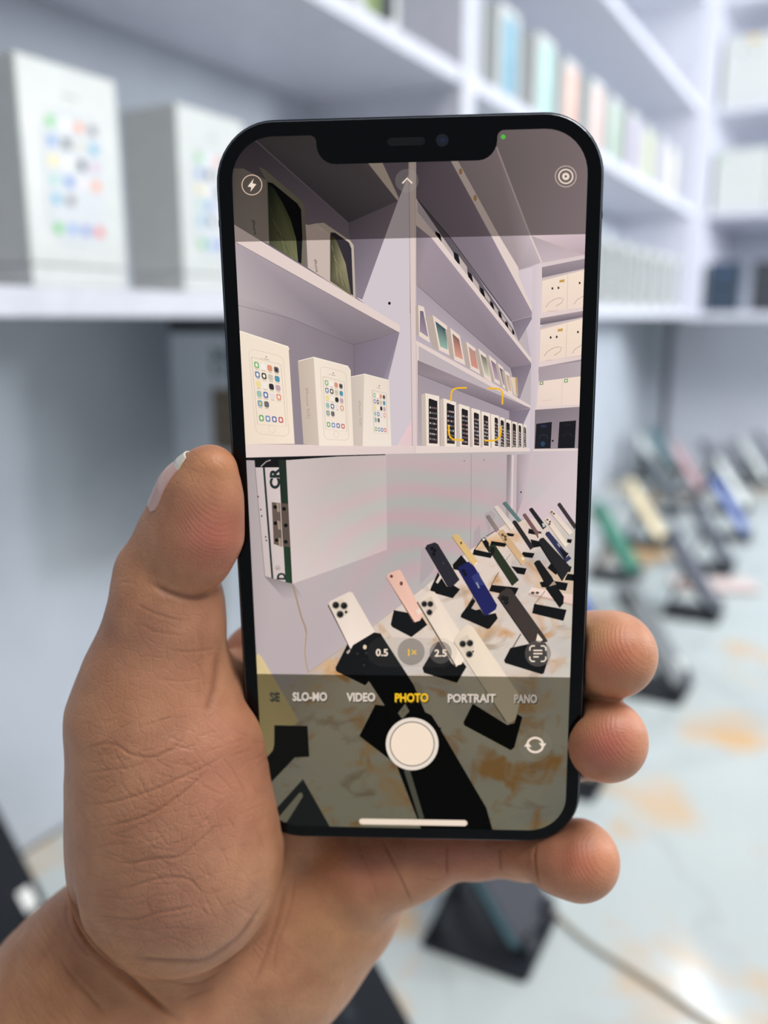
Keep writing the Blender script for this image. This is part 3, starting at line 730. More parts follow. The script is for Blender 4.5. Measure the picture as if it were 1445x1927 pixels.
# coloured boxes on the middle shelf: front corners TL TR BR BL, picture colour
for q, c1, c2 in ((((100,1385),(140,1400),(182,1650),(105,1600)), (128,116,140), (170,150,170)), (((200,1455),(300,1530),(325,1740),(245,1700)), (60,90,104), (150,190,176)),
                  (((322,1545),(390,1600),(428,1805),(352,1768)), (150,104,96), (232,160,140)), (((435,1640),(500,1690),(535,1870),(465,1830)), (196,150,140), (226,150,130)),
                  (((520,1690),(575,1735),(612,1925),(560,1890)), (120,124,112), (206,206,180)), (((592,1735),(640,1775),(680,1950),(632,1920)), (150,120,150), (190,170,190)),
                  (((655,1790),(690,1820),(728,1985),(690,1960)), (110,104,120), (180,160,180)), (((700,1840),(735,1862),(760,2020),(728,1998)), (200,170,150), (216,190,170))):
    (ax,ay),(bx,by),(cx_,cy_),(dx,dy) = q; wq = (bx-ax)*.5
    P(2, (192,176,166), [(ax-wq,ay+wq*.45),(ax,ay),(dx,dy),(dx-wq*.9,dy-wq*.35)])
    P(2, (232,214,204), list(q))
    i = .15; e = lambda p, o: (p[0]+(o[0]-p[0])*i, p[1]+(o[1]-p[1])*i)
    P(2, [c1, c1, c2, c2], [e(q[0],q[2]), e(q[1],q[3]), e(q[2],q[0]), e(q[3],q[1])])
P(4, (226,206,180), [(740,110),(790,112),(795,240),(770,235)]); P(4, (200,160,110), [(775,112),(790,112),(792,235),(784,235)])
P(2, CRM, [(85,1632),(600,1918),(890,2092),(885,2110),(85,1662)])
P(4, [(150,136,146),(168,152,162),(160,144,160),(132,118,138),(158,144,154)], [(95,-8),(440,140),(885,326),(735,346),(95,88)])
P(4, [(172,158,170),(176,162,178),(184,170,184),(190,176,188)], [(95,88),(735,346),(740,605),(95,605)])
A.line(4, (96,86,100), [(95,88),(735,346)], .5); A.line(4, (110,98,114), [(735,346),(738,600)], .5)
P(4, LIL, [(735,346),(885,326),(890,610),(738,605)])
P(4, [(134,122,140),(148,136,156),(168,156,174),(168,156,172),(150,138,156)], [(735,346),(882,328),(832,440),(845,605),(738,605)])
BX = [(122,150,246,222,243,590,172,233,258,575),(252,276,364,258,285,598,298,352,290,576),(368,384,458,296,318,598,402,446,328,585),(462,472,532,325,342,598,487,523,355,588),
      (533,542,600,348,362,598,555,588,374,590),(600,606,662,366,380,600,632,656,390,592),(662,668,702,388,396,600,674,697,408,598),(706,712,748,404,412,602,713,738,424,598),
      (750,756,790,418,426,602,758,781,432,600),(792,797,826,430,436,603,800,817,444,600),(828,833,854,440,446,603,833,851,455,600)]
for i, (s0, f0, f1, t0, t1, b, x0, x1, ty, by) in enumerate(BX):
    P(4, (206,190,178), [(s0,t0+8),(f0,t0),(f0+8,b),(s0+4,b-8)])
    P(4, (238,224,212), [(f0,t0),(f1,t1),(f1+2,b+2),(f0+8,b)])
    dk = (42,38,42) if i < 10 else (150,140,140)
    P(4, [dk,dk,(60,50,56),(60,50,56)], [(x0,ty+6),(x0+6,ty),(x1-4,ty+(x1-x0)*.3),(x1,ty+14),(x1+2,by),(x0+2,by-4)])
    w_ = (x1-x0)/4.6
    items = []
    for r in range(7):
        for c in range(4):
            if r == 0 and i > 6: continue
            x = x0+w_*.5+c*w_+1; y = ty+(by-ty)*(.18+.115*r)+c*2
            items.append((4, random.choice([(196,186,184),(170,150,150),(120,130,150),(160,110,100),(200,196,196)]), [(x,y),(x+w_*.62,y+1),(x+w_*.62,y+13),(x,y+12)]))
    A.group(items)
P(4, (230,213,207), [(85,588),(912,605),(912,632),(85,650)])
# -- corner post and back unit
P(0, [(214,200,210),(222,208,214),(220,206,214),(212,198,208),(206,194,206)], [(1002,500),(1019,494),(1012,760),(1005,850),(997,850)])
P(2, [(168,154,164),(176,160,170),(150,136,150),(142,128,142)], [(962,1098),(1262,1040),(1262,1150),(962,1205)])
P(2, (222,204,208), [(962,1092),(1262,1036),(1262,1062),(962,1122)])
for dy, sk in ((0, 0), (342, -12)):
    P(2, [(196,182,190),(204,190,196),(236,214,198),(232,210,194)], [(962+sk,1195+dy),(1262,1130+dy*.98),(1262,1160+dy*.98),(962+sk,1225+dy)])
    P(2, [(242,222,206),(246,224,204),(240,218,204),(236,214,200)], [(965+sk,1218+dy),(1262,1140+dy*.98),(1262,1400+dy*.97),(958+sk,1440+dy)])
    A.line(2, (206,186,172), [(1143+sk*.5,1175+dy),(1136+sk*.6,1412+dy)], .7)
    P(2, (216,166,72), [(1085+sk,1212+dy),(1120+sk,1206+dy),(1118+sk,1226+dy),(1082+sk,1229+dy)])
    for x, y in ((1035,1270),(1077,1266),(1225,1232)): A.blob(2, (92,78,74), (x+sk, y+dy), 7, 9)
    for o in (0, 195):
        A.line(2, (96,82,76), [(990+o+sk,1400+dy-o*.1),(1010+o+sk,1370+dy-o*.1),(1050+o+sk,1345+dy-o*.1),(1090+o+sk,1335+dy-o*.1),(1112+o+sk,1342+dy-o*.1),(1100+o+sk,1368+dy-o*.1),(1060+o+sk,1395+dy-o*.1)], .55)
    A.line(2, (206,160,130), [(1000+sk,1430+dy),(1080+sk,1424+dy)], .6)
    P(2, (228,208,208), [(955+sk,1440+dy),(1262,1400+dy*.98),(1262,1424+dy*.98),(950+sk,1478+dy)])
    P(2, [(166,150,160),(176,160,168),(136,122,136),(126,112,126)], [(950+sk,1478+dy),(1262,1424+dy*.98),(1262,1468+dy*.98),(950+sk,1525+dy)])
P(4, [(176,162,172),(190,176,184),(190,176,184),(180,166,176)], [(938,40),(1236,0),(1236,110),(940,140)])
P(4, [(238,218,206),(240,220,204),(240,216,206),(232,210,204)], [(942,140),(1236,104),(1236,302),(924,320)])
A.line(4, (214,194,184), [(1105,125),(1098,308)], .6)
P(4, (120,140,90), [(948,142),(972,139),(971,162),(947,165)]); P(4, (230,226,210), [(953,147),(967,145),(966,157),(952,159)])
P(4, (110,176,100), [(1118,124),(1143,121),(1142,146),(1117,149)]); P(4, (238,236,216), [(1124,130),(1137,128),(1136,140),(1123,142)])
A.line(4, (222,170,140), [(965,276),(1040,268)], .5)
P(4, (226,208,208), [(918,318),(1236,300),(1236,316),(914,338)])
P(4, [(140,128,140),(156,142,152),(168,154,164),(160,146,158)], [(914,338),(1236,316),(1236,608),(908,612)])
P(4, (36,36,50), [(922,436),(1032,422),(1022,606),(912,608)]); P(4, (32,31,38), [(1084,422),(1200,412),(1190,604),(1072,606)])
for cx_, cy_, c in ((972,500,(66,84,120)),(1142,490,(66,64,72))):
    A.line(4, c, [(cx_-32,cy_+40),(cx_-22,cy_+18),(cx_,cy_+10),(cx_+22,cy_+18),(cx_+32,cy_+40)], .6)
    A.blob(4, (48,62,100) if cx_ < 1000 else (40,38,48), (cx_+2, cy_-48), 22, 9)
A.blob(4, (46,80,120), (968,575), 16, 18); A.blob(4, (24,20,22), (1037,554), 7)
P(4, (228,210,206), [(905,612),(1236,606),(1236,632),(905,634)])
# -- shelf front on the left, then its boxes
P(3, [(232,214,208),(228,208,206),(226,206,206),(230,212,208)], [(130,873),(1322,885),(1325,946),(130,972)])
def quad(q):
    (a, b, c, d) = [np.array(p, float) for p in q]
    return lambda u, v: tuple((a*(1-u)+b*u)*(1-v)+(d*(1-u)+c*u)*v)
def icons(z, q, border=(150,136,132)):
    g = quad(q); A.line(z, border, [q[0], q[1], q[2], q[3], q[0]], .45)
    items, marks = [], []
    for r, row in enumerate(ICON):
        for c, col in enumerate(row):
            if col is None: continue
            u = .07+c*.225; v = .055+r*.145 if r < 5 else .855; du, dv = .165, .095
            k = .2
            col = tuple(int(x*.9+y*.1) for x, y in zip(col, (236,206,180)))
            items.append((z, col, [g(u+du*a, v+dv*b) for a, b in ((k,0),(1-k,0),(1,k),(1,1-k),(1-k,1),(k,1),(0,1-k),(0,k))]))
            if (r, c) in ((0,0),(1,1),(1,0),(3,3),(5,0),(5,1),(5,2),(5,3),(4,0),(3,1),(0,3)):
                mc = {(4,0): (230,200,110), (0,3): (70,66,70)}.get((r,c), (244,234,222))
                marks.append((z, mc, [g(u+du*a, v+dv*b) for a, b in ((.35,.22),(.65,.22),(.78,.5),(.65,.78),(.35,.78),(.22,.5))]))
            if r < 5: marks.append((z, (170,156,148), [g(u+du*a, v+dv*b) for a, b in ((.1,1.12),(.9,1.12),(.9,1.2),(.1,1.2))]))
    A.group(items); A.group(marks)
def handset(z, q, home=True):
    g = quad(q)
    A.line(z, (196,176,164), [g(u, v) for u, v in ((.14,0),(.86,0),(.97,.025),(1,.07),(1,.93),(.97,.975),(.86,1),(.14,1),(.03,.975),(0,.93),(0,.07),(.03,.025),(.14,0))], .45)
    A.line(z, (110,98,96), [g(.42,.085), g(.58,.085)], .7); A.blob(z, (90,80,80), g(.5,.055), 4); A.blob(z, (130,118,114), g(.36,.085), 3)
    if home: A.line(z, (206,170,164), [g(.5+.10*math.cos(t), .925+.045*math.sin(t)) for t in np.linspace(0, 2*math.pi, 15)], .4)
P(3, [(238,222,204),(240,226,208),(242,226,206),(246,228,208),(238,220,200)], [(90,78),(130,86),(455,192),(498,872),(130,874)])
A.line(3, (250,238,222), [(90,80),(130,90),(452,197),(460,215)], 1.6)
handset(3, [(176,205),(418,262),(460,822),(228,800)]); icons(3, [(197,266),(402,320),(440,750),(240,735)])
P(3, [(206,188,170),(214,198,182),(214,198,184),(206,190,176)], [(520,294),(630,266),(670,884),(560,874)])
P(3, [(242,228,212),(236,222,206),(242,230,212),(244,228,212),(246,230,216)], [(628,264),(870,328),(888,358),(908,886),(668,884)])
A.line(3, (250,240,226), [(524,294),(630,267),(868,330)], 1.3); A.line(3, (226,210,196), [(630,270),(668,880)], 1.0)
handset(3, [(676,328),(856,374),(876,848),(704,838)]); icons(3, [(696,402),(844,440),(862,786),(714,770)])
P(3, [(210,196,184),(218,204,192),(216,200,190),(212,196,186)], [(888,404),(985,384),(990,888),(908,884)])
P(3, [(236,222,206),(232,218,204),(238,226,216),(240,228,216)], [(983,382),(1155,428),(1172,888),(972,888)])
A.line(3, (250,240,228), [(892,404),(986,384),(1152,428)], 1.1)
icons(3, [(1038,498),(1136,520),(1146,806),(1052,796)]); A.line(3, (140,126,122), [(1072,480),(1096,484)], .7); A.blob(3, (110,98,96), (1088,466), 4)
zz = lambda z, x, y: (ZOOM[z][0]+x/ZOOM[z][2], ZOOM[z][1]+y/ZOOM[z][2])
A.text((176,158,146), 'iPhone 5(S)', zz(3, 590, 588), 5.0, 58, 0, math.radians(86)); A.text((182,166,156), 'iPhone 5(S)', zz(3, 955, 660), 4.6, 47, 0, math.radians(87))
A.text((110,98,92), 'iPhone', zz(1, 703, 1205), 5.0, 24, .01, math.radians(80)); A.text((84,78,78), 'iPhone', zz(1, 236, 915), 5.5, 28, .01, math.radians(80))
# -- below the shelves
P(0, [(178,166,170),(200,186,188),(206,192,194),(200,184,190),(196,182,190),(202,186,192),(206,192,196),(190,176,182)], [(440,862),(560,858),(790,853),(960,850),(960,985),(860,1055),(700,1180),(470,1345)], 1)
P(0, [(200,186,194),(216,200,208),(220,204,212),(214,196,206),(206,190,200)], [(954,850),(1095,848),(1090,1000),(985,975),(954,985)], 1)
A.line(4, (150,134,138), [(470,645),(465,1300)], .6); A.line(4, (120,108,112), [(420,690),(422,698)], 1.5); A.line(4, (120,108,112), [(556,684),(558,692)], 1.5)
P(4, [(150,136,142),(166,152,158),(196,180,186),(170,156,162)], [(718,650),(748,650),(738,1100),(712,1130)])
P(4, [(176,160,170),(210,194,204),(204,188,198),(170,154,164)], [(788,650),(905,640),(842,930),(782,1085)]); A.line(4, (226,208,214), [(760,655),(752,1060)], 2.6); A.blob(4, (50,42,44), (816,912), 6)
P(5, [(150,138,142),(164,152,156),(196,182,186),(190,176,182)], [(285,15),(490,70),(560,170),(420,170)])
for pts in ([(120,1290),(200,1320),(210,1450),(110,1560)],[(560,1060),(610,1040),(640,1070),(590,1200)],[(490,1180),(530,1140),(540,1290),(480,1310)]): P(4, (186,172,178), pts)
P(3, (24,22,24), [(140,968),(1045,946),(1130,944),(1132,958),(440,990),(160,986)])
P(3, [(206,192,194),(222,206,206),(218,202,200),(206,192,190)], [(220,985),(440,985),(482,1846),(290,1792)])
P(3, (26,24,26), [(218,978),(440,984),(440,1036),(222,1036)]); A.line(3, (176,164,160), [(262,1030),(300,995),(330,985)], 2)
A.line(3, (110,98,96), [(222,1040),(240,1240),(262,1480),(290,1792)], .7)
for x, y in ((243,1240),(262,1330),(296,1520),(300,1545),(268,1375)): A.blob(3, (60,54,54), (x, y), 5, 7)
P(3, (44,62,62), [(276,1036),(290,1036),(350,1812),(336,1808)])
P(3, [(38,52,42),(42,60,48),(40,76,48),(44,84,54)], [(385,984),(440,984),(482,1846),(434,1836)])
A.text((44,62,62), 'CR', zz(3, 358, 1112), 18, 40, .05, -math.radians(90)); A.text((44,62,62), 'D', zz(3, 404, 1795), 16, 13, .05, -math.radians(88)); A.text((90,84,82), 'R', zz(3, 380, 1736), 5, 4, 0, -math.radians(88))
A.line(3, (90,84,82), [(380+16*math.cos(t), 1736+16*math.sin(t)) for t in np.linspace(0, 2*math.pi, 15)], .5)
P(3, (118,100,90), [(338,1278),(396,1284),(412,1590),(352,1570)]); P(3, (108,92,82), [(400,1284),(456,1290),(470,1592),(416,1586)])
for y in (1285, 1408, 1528): P(3, [(186,162,138),(150,130,112),(150,130,112),(190,166,142)], [(370+(y-1285)*.05,y),(392+(y-1285)*.06,y+2),(398+(y-1285)*.06,y+62),(378+(y-1285)*.05,y+60)])
for x, y in ((362,1312),(424,1325),(364,1425),(436,1440),(373,1543),(436,1555)): A.blob(3, (26,22,22), (x, y), 14)
P(3, [(208,194,194),(200,188,188),(206,192,192),(212,198,200),(222,206,206),(220,204,202)], [(438,986),(800,960),(1136,950),(1142,1610),(800,1735),(482,1848)], 1)
A.line(5, (178,150,124), [(485,80),(500,130),(520,210),(548,310),(572,370),(578,410),(566,540),(576,620),(592,690)], 3.0); A.line(5, (206,184,160), [(574,410),(563,540),(575,620),(590,690)], 1.2)
# -- the marble
P(0, [(196,180,170),(214,198,186),(226,210,198),(230,212,200),(228,210,202),(226,206,196),(206,200,190),(204,202,190),(206,204,192),(200,196,180),(196,186,174)], [(579,1266),(703,1177),(792,1109),(887,1033),(954,983),(1000,976),(1095,985),(1085,1290),(1075,1580),(480,1580),(470,1345)], 2)
A.line(0, (168,154,152), [(579,1266),(703,1177),(792,1109),(887,1033),(954,983)], .8)
BLK, BK2 = (22,22,25), (34,32,34)
SHOW = []
def plate(z, pts, c=BLK): P(z, c, pts)
# far rows first
for pts in ([(720,1195),(772,1205),(760,1222),(700,1215)],[(610,1252),(722,1270),(702,1294),(600,1282)],[(870,1165),(960,1190),(950,1215),(865,1200)],[(1140,1238),(1172,1242),(1165,1268),(1135,1262)]): plate(4, pts)
def hand(z, pts, c, edge=None, side=None):
    if side: P(z, tuple(int(v*.45) for v in c), side)
    P(z, [tuple(min(255, int(v*k)) for v in c) for k in np.linspace(.96, 1.06, len(pts))], pts)
    A.line(z, edge or tuple(int(v*.6) for v in c), [pts[0], pts[-1]], .9)
hand(4, [(688,990),(697,980),(712,978),(822,1112),(800,1122)], (98,136,136)); hand(4, [(628,1022),(634,1010),(655,1005),(770,1148),(742,1176)], (222,206,196))
hand(4, [(1070,1000),(1076,988),(1090,985),(1200,1140),(1190,1172)], (74,64,68)); hand(4, [(872,1034),(878,1024),(895,1020),(994,1152),(970,1172)], (46,44,56))
P(4, (190,200,200), [(962,1130),(978,1128),(986,1150),(970,1158)])
A.line(4, BK2, [(572,1220),(640,1180)], 1.2); A.line(4, BK2, [(488,1320),(548,1235)], 1.6)
hand(4, [(572,1082),(580,1072),(596,1070),(665,1175),(645,1192)], (150,136,130)); plate(4, [(538,1240),(562,1225),(592,1265),(600,1345),(560,1285)]); plate(4, [(488,1310),(622,1340),(604,1372),(478,1348)]); P(4, (232,220,206), [(545,1240),(560,1232),(568,1244),(552,1252)])
hand(4, [(828,1072),(833,1062),(848,1060),(956,1215),(935,1232)], (142,98,98)); P(4, (230,214,200), [(935,1205),(950,1198),(956,1215),(940,1228)])
hand(4, [(1013,1050),(1018,1040),(1040,1034),(1178,1190),(1152,1212)], (228,212,198)); hand(4, [(980,1105),(986,1092),(1008,1085),(1146,1275),(1122,1298)], (232,214,198))
for x, y in ((1030,1050),(1045,1062),(1000,1104),(1018,1118),(1014,1134)): A.blob(4, (120,100,86), (x, y), 8)
plate(4, [(830,1328),(912,1338),(896,1372),(812,1360)]); plate(4, [(880,1240),(945,1255),(960,1290),(900,1300)])
hand(4, [(755,1122),(762,1108),(782,1110),(908,1296),(882,1314)], (52,50,54))
hand(4, [(985,1205),(992,1190),(1012,1186),(1168,1375),(1132,1402)], (62,64,112)); P(4, (190,186,196), [(1068,1270),(1076,1270),(1090,1292),(1082,1294)]); P(4, (236,226,214), [(1118,1345),(1138,1332),(1148,1352),(1130,1368)])
plate(4, [(1080,1300),(1150,1340),(1120,1380)], (30,30,36)); plate(4, [(1120,1425),(1170,1430),(1158,1470),(1110,1465)])
plate(4, [(1000,1440),(1030,1400),(1080,1460),(1060,1490)]); plate(4, [(1140,1480),(1200,1488),(1200,1532),(1120,1525)])
hand(4, [(938,1256),(948,1236),(972,1228),(1164,1436),(1106,1528)], (48,45,48), side=[(930,1262),(945,1256),(1110,1526),(1100,1532)])
hand(4, [(655,1196),(668,1178),(692,1172),(858,1388),(822,1424)], (216,176,128)); P(4, (238,222,196), [(815,1370),(832,1362),(842,1380),(828,1390)])
for x, y in ((688,1210),(706,1222),(708,1242)): A.blob(4, (110,84,62), (x, y), 10)
plate(4, [(745,1428),(856,1443),(840,1488),(790,1480)]); A.line(4, (120,112,108), [(700,1400),(745,1340)], .8)
plate(4, [(1030,1528),(1144,1546),(1128,1600),(1010,1580)]); plate(4, [(945,1540),(1000,1530),(1040,1580),(960,1575)])
P(4, [(240,214,200),(244,220,206),(238,206,196),(232,200,190)], [(868,1612),(892,1576),(1200,1632),(1200,1700)]); P(4, (206,176,164), [(868,1612),(1200,1700),(1200,1712),(866,1630)])
for x in (898, 930): A.blob(4, (96,80,74), (x, 1614), 13, 9)
A.line(4, (90,84,84), [(905,1700),(985,1600)], 1.0)
plate(4, [(908,1690),(1134,1732),(1112,1810),(893,1756)])
P(4, BK2, [(905,1408),(922,1390),(945,1385),(1030,1500),(1062,1560),(1010,1575),(975,1540)]); P(4, (28,27,29), [(985,1580),(1060,1560),(1115,1640),(1112,1690),(1085,1720)]); P(4, (180,156,140), [(1010,1570),(1045,1530),(1062,1555)])
hand(4, [(585,1305),(600,1282),(632,1275),(802,1525),(755,1566)], (52,66,44), edge=(34,40,30)); A.blob(4, (28,34,26), (618,1318), 16, 26)
A.line(4, (70,66,64), [(610,1560),(660,1470)], 1.3); plate(4, [(610,1558),(745,1572),(800,1580),(772,1638),(592,1602)]); P(4, (52,66,44), [(700,1450),(760,1470),(802,1525),(755,1566)])
plate(4, [(400,1350),(338,1420),(345,1450),(480,1480),(512,1462),(440,1400)])
hand(4, [(335,1225),(346,1208),(378,1206),(518,1398),(484,1426)], (226,188,112), edge=(150,110,60)); A.blob(4, (120,84,40), (398,1266), 7, 10); P(4, (240,226,196), [(492,1410),(510,1398),(514,1408),(498,1420)])
A.line(4, (60,56,58), [(190,1580),(240,1470)], 1.6); plate(4, [(240,1475),(200,1560),(182,1592),(190,1610),(340,1652),(392,1590),(345,1560),(300,1570)])
P(4, (226,208,198), [(222,1540),(250,1490),(262,1510),(236,1550)])
hand(4, [(148,1302),(160,1280),(215,1262),(238,1275),(388,1522),(350,1560),(314,1580)], (54,50,64), edge=(24,22,28), side=[(146,1300),(158,1300),(318,1578),(300,1566)])
for x, y in ((196,1305),(214,1320),(208,1345)): A.blob(4, (22,20,26), (x, y), 13)
P(4, (74,68,82), [(265,1402),(278,1396),(286,1412),(272,1420)])
A.line(4, (56,52,52), [(408,1770),(485,1640)], 1.6); plate(4, [(485,1650),(398,1765),(396,1785),(580,1866),(596,1864),(654,1792),(640,1755),(560,1770)]); P(4, (206,186,170), [(470,1722),(500,1672),(540,1725),(500,1735)])
hand(4, [(375,1448),(382,1432),(450,1395),(492,1432),(650,1700),(640,1730),(592,1762),(565,1775)], (38,42,124), edge=(18,20,60)); P(4, (60,70,150), [(470,1500),(520,1470),(560,1560),(500,1560)]); P(4, (150,160,190), [(500,1540),(512,1540),(530,1580),(518,1582)])
for x, y in ((415,1462),(428,1485)): A.blob(4, (20,22,50), (x, y), 14)
plate(0, [(741,1148),(735,1175),(738,1180),(774,1199),(804,1176),(792,1158)])
hand(0, [(727,1087),(731,1079),(750,1072),(754,1074),(797,1156),(790,1168),(780,1171)], (240,190,170), edge=(150,100,86), side=[(727,1087),(729,1084),(782,1170),(778,1172)]); A.blob(0, (120,76,66), (736.5,1084.5), 3); A.blob(0, (130,80,68), (755,1098), 3, 4)
P(0, (240,220,206), [(783,1149),(790,1144),(794,1152),(787,1157)])
plate(6, [(240,320),(128,508),(140,542),(370,612),(436,500),(408,462),(365,500),(330,470)])
def lenses(z, pts, r, rim=(150,140,128)):
    for x, y in pts:
        A.blob(z, rim, (x, y), r*1.35); A.blob(z, (26,26,28), (x, y), r); A.blob(z, (60,64,70), (x-r*.2, y-r*.2), r*.35)
hand(0, [(786,1133),(790,1126),(810,1112),(818,1114),(869,1195),(876,1238),(868,1250),(858,1253)], (236,218,200), edge=(120,104,90), side=[(784,1134),(788,1130),(862,1250),(856,1254)])
P(4, (222,202,184), [(112,1680),(192,1640),(232,1720),(180,1790)]); lenses(4, [(142,1692),(184,1692),(178,1750)], 17)
plate(6, [(480,755),(415,885),(420,908),(745,1082),(770,1062),(826,850),(790,828),(770,892),(720,905)])
hand(6, [(345,325),(352,300),(380,262),(440,206),(462,208),(488,232),(802,690),(805,760),(775,870),(735,892),(715,885)], (236,218,196), edge=(110,100,84), side=[(345,320),(360,330),(722,890),(705,880)])
P(6, (222,204,184), [(382,310),(445,275),(490,370),(440,440)]); lenses(6, [(410,340),(460,335),(456,412)], 19); A.blob(6, (60,54,48), (482,393), 7)
A.line(6, (110,100,92), [(715,440),(815,270)], 2.2); plate(6, [(742,368),(697,455),(706,474),(960,552),(975,545),(1002,460),(990,335),(880,338)])
hand(0, [(937,1124),(940,1116),(954,1106),(962,1109),(1022,1193),(1031,1207),(1018,1212),(999,1214)], (78,66,62), edge=(36,30,30), side=[(935,1124),(940,1122),(1002,1212),(996,1212)])
lenses(4, [(690,1650),(712,1655),(712,1680)], 13, (44,36,34)); P(6, (238,222,204), [(920,318),(932,268),(968,312),(945,330)])
plate(5, [(870,480),(782,655),(788,680),(990,778),(1040,720)]); P(5, (190,180,166), [(858,545),(880,525),(890,535),(868,560)])
hand(5, [(732,210),(745,190),(878,124),(900,130),(1058,405),(1062,420),(900,528),(885,520)], (232,216,202), edge=(120,106,96), side=[(728,222),(742,205),(896,528),(876,510)])
P(5, (222,206,190), [(762,205),(828,172),(882,268),(815,312)]); lenses(5, [(785,218),(842,222),(815,282)], 20); A.blob(5, (50,46,44), (856,266), 9, 11); A.blob(5, (226,206,170), (818,190), 10, 11)
# large black phone in front and its stand
P(0, (18,19,24), [(676,1385),(706,1326),(745,1330),(830,1370),(806,1480),(760,1450)])
P(0, (24,25,31), [(658,1226),(664,1214),(704,1190),(716,1192),(778,1288),(800,1340),(812,1346),(826,1368),(915,1520),(932,1580),(800,1580),(742,1430),(735,1345)])
lenses(5, [(940,560),(1000,555),(985,640)], 22, (14,14,18)); A.blob(5, (228,208,176), (987,510), 13, 16)
P(5, (196,186,172), [(1218,970),(1268,905),(1298,958),(1248,1012)]); A.line(5, (80,76,74), [(1245,965),(1262,940),(1268,955)], .7)
P(0, (150,150,142), [(760,1450),(770,1445),(798,1540),(790,1545)])
# pale phone and dark stand at the left edge
hand(5, [(225,575),(245,556),(268,580),(524,1022),(505,1050),(470,1062),(360,1062),(352,1220),(310,1280),(230,1250)], (228,204,146), edge=(150,130,90))
P(5, (52,52,58), [(356,1055),(588,1060),(600,1275),(500,1280),(330,1458),(250,1440),(225,1290),(300,1282),(345,1232),(355,1190)])
P(5, (70,76,84), [(556,1430),(745,1765),(740,1800),(380,1800),(320,1690)]); P(5, (186,180,166), [(530,1528),(548,1526),(556,1550),(445,1728),(420,1735),(380,1705)])
DSP = A.build('display', [ME_, MWALL, MMARB], PH)

# ---- interface over the picture
def sub(name, mats=None):
    a = Art(); a.name = name; return a
def done(a, m=None): return a.build(a.name, [m or ME_], DSP)
V_top = veil('toolbar_shade_top', (.37, .355, .345)); V_bot = veil('toolbar_shade_bottom', (.25, .25, .21), (5, 6, 5)); V_lite = veil('pale_veil', (.8, .8, .8), (74, 70, 68)); V_grey = veil('grey_veil', (.42, .42, .42), (72, 68, 66))
a = sub('toolbar_shade'); a.poly(0, (0,0,0), [(425,230),(1120,230),(1110,440.5),(432,455.5)]); done(a, V_top)
a = sub('toolbar_shade'); a.poly(0, (0,0,0), [(470,1268),(1095,1275),(1080,1585),(480,1585)]); done(a, V_bot)
def circ(c, r, n=36): return [(c[0]+r*math.cos(2*math.pi*i/n), c[1]+r*math.sin(2*math.pi*i/n)) for i in range(n)]
WH, YE = (238,222,206), (242,198,40)
a = sub('flash_button'); a.ring((216,190,172), (474,348), 19.6, 17.8); P2 = a.poly
P2(0, WH, [(477.5,336),(466,351),(473,352.5),(471,361),(482.5,346.5),(475,345)]); done(a)
a = sub('arrow_button'); a.poly(0, (0,0,0), circ((765.5,340), 22)); b_ = done(a, V_lite)
a = sub('arrow_mark'); a.line(0, WH, [(757,345),(766,335.5),(775.5,345)], 3.0); done(a)
a = sub('live_photo_button'); a.ring(WH, (1064.5,332), 14.3, 11.8, 44); a.ring(WH, (1064.5,332), 6.8, 2.6, 24); a.ring(WH, (1064.5,332), 20.6, 18.6, 76, True); done(a)
a = sub('camera_light'); a.poly(0, (96,192,78), circ((946.7,257.5), 4.4, 20)); done(a)
a = sub('focus_bracket')
for pts in ([(328,280),(329,235),(334,210),(348,193),(372,186),(438,184)], [(583,188),(640,189),(668,194),(684,212),(688,240),(686,300)], [(312,445),(314,500),(322,528),(345,545),(370,548),(415,549)], [(562,553),(625,553),(655,542),(671,520),(676,490),(678,452)]):
    a.line(4, (240,192,48), pts, 3.2)
done(a)
a = sub('zoom_pill'); a.poly(0, (0,0,0), [(712,1199),(838,1201),(856,1212),(860,1228),(855,1246),(836,1256),(712,1254),(696,1244),(690,1228),(696,1210)]); done(a, veil('faint_veil', (.86,.86,.86), (26,25,24)))
a = sub('zoom_button'); a.poly(0, (0,0,0), circ((773.5,1226.5), 25.5)); done(a, V_grey)
a = sub('zoom_button'); a.poly(0, (0,0,0), circ((829,1228), 21)); done(a, V_grey)
a = sub('zoom_text'); a.text(WH, '0.5', (718.5,1227.5), 13.5, 23, .028); a.text(WH, '2.5', (829,1228.5), 13.5, 23, .028); a.text(YE, '1', (769,1227.5), 13.5, None, .02)
a.line(0, YE, [(775,1223.5),(783,1231.5)], 2.0); a.line(0, YE, [(783,1223.5),(775,1231.5)], 2.0); done(a)
a = sub('scan_button'); a.poly(0, (0,0,0), circ((1012,1230), 24.5)); done(a, V_grey)
a = sub('scan_mark')
for sx in (-1, 1):
    for sy in (-1, 1): a.line(0, WH, [(1012+sx*15, 1230+sy*5.5),(1012+sx*15, 1230+sy*11),(1012+sx*11.5, 1230+sy*14.5),(1012+sx*5.5, 1230+sy*14.5)], 2.6)
for k, wq in ((-6, 8.5), (0, 8.5), (6, 5)): a.line(0, WH, [(1003.5, 1230+k),(1003.5+2*wq, 1230+k)], 2.6)
done(a)
for wd_, c, x, wq, b in (('SE', (84,82,72), 516, 18, .02), ('SLO-MO', (214,204,194), 583, 65, .035), ('VIDEO', (222,210,198), 679, 54, .035), ('PHOTO', YE, 774.5, 63, .035), ('PORTRAIT', (218,206,194), 887.5, 90, .03), ('PANO', (178,170,160), 989, 43, .03)):
    y = 1310.5 + (x-583)*.010
    a = sub('mode_label'); a.text(tuple(int(v*.35) for v in c), wd_, (x+1.6, y+2.2), 16.0, wq, b); a.text(c, wd_, (x, y), 16.0, wq, b); done(a)
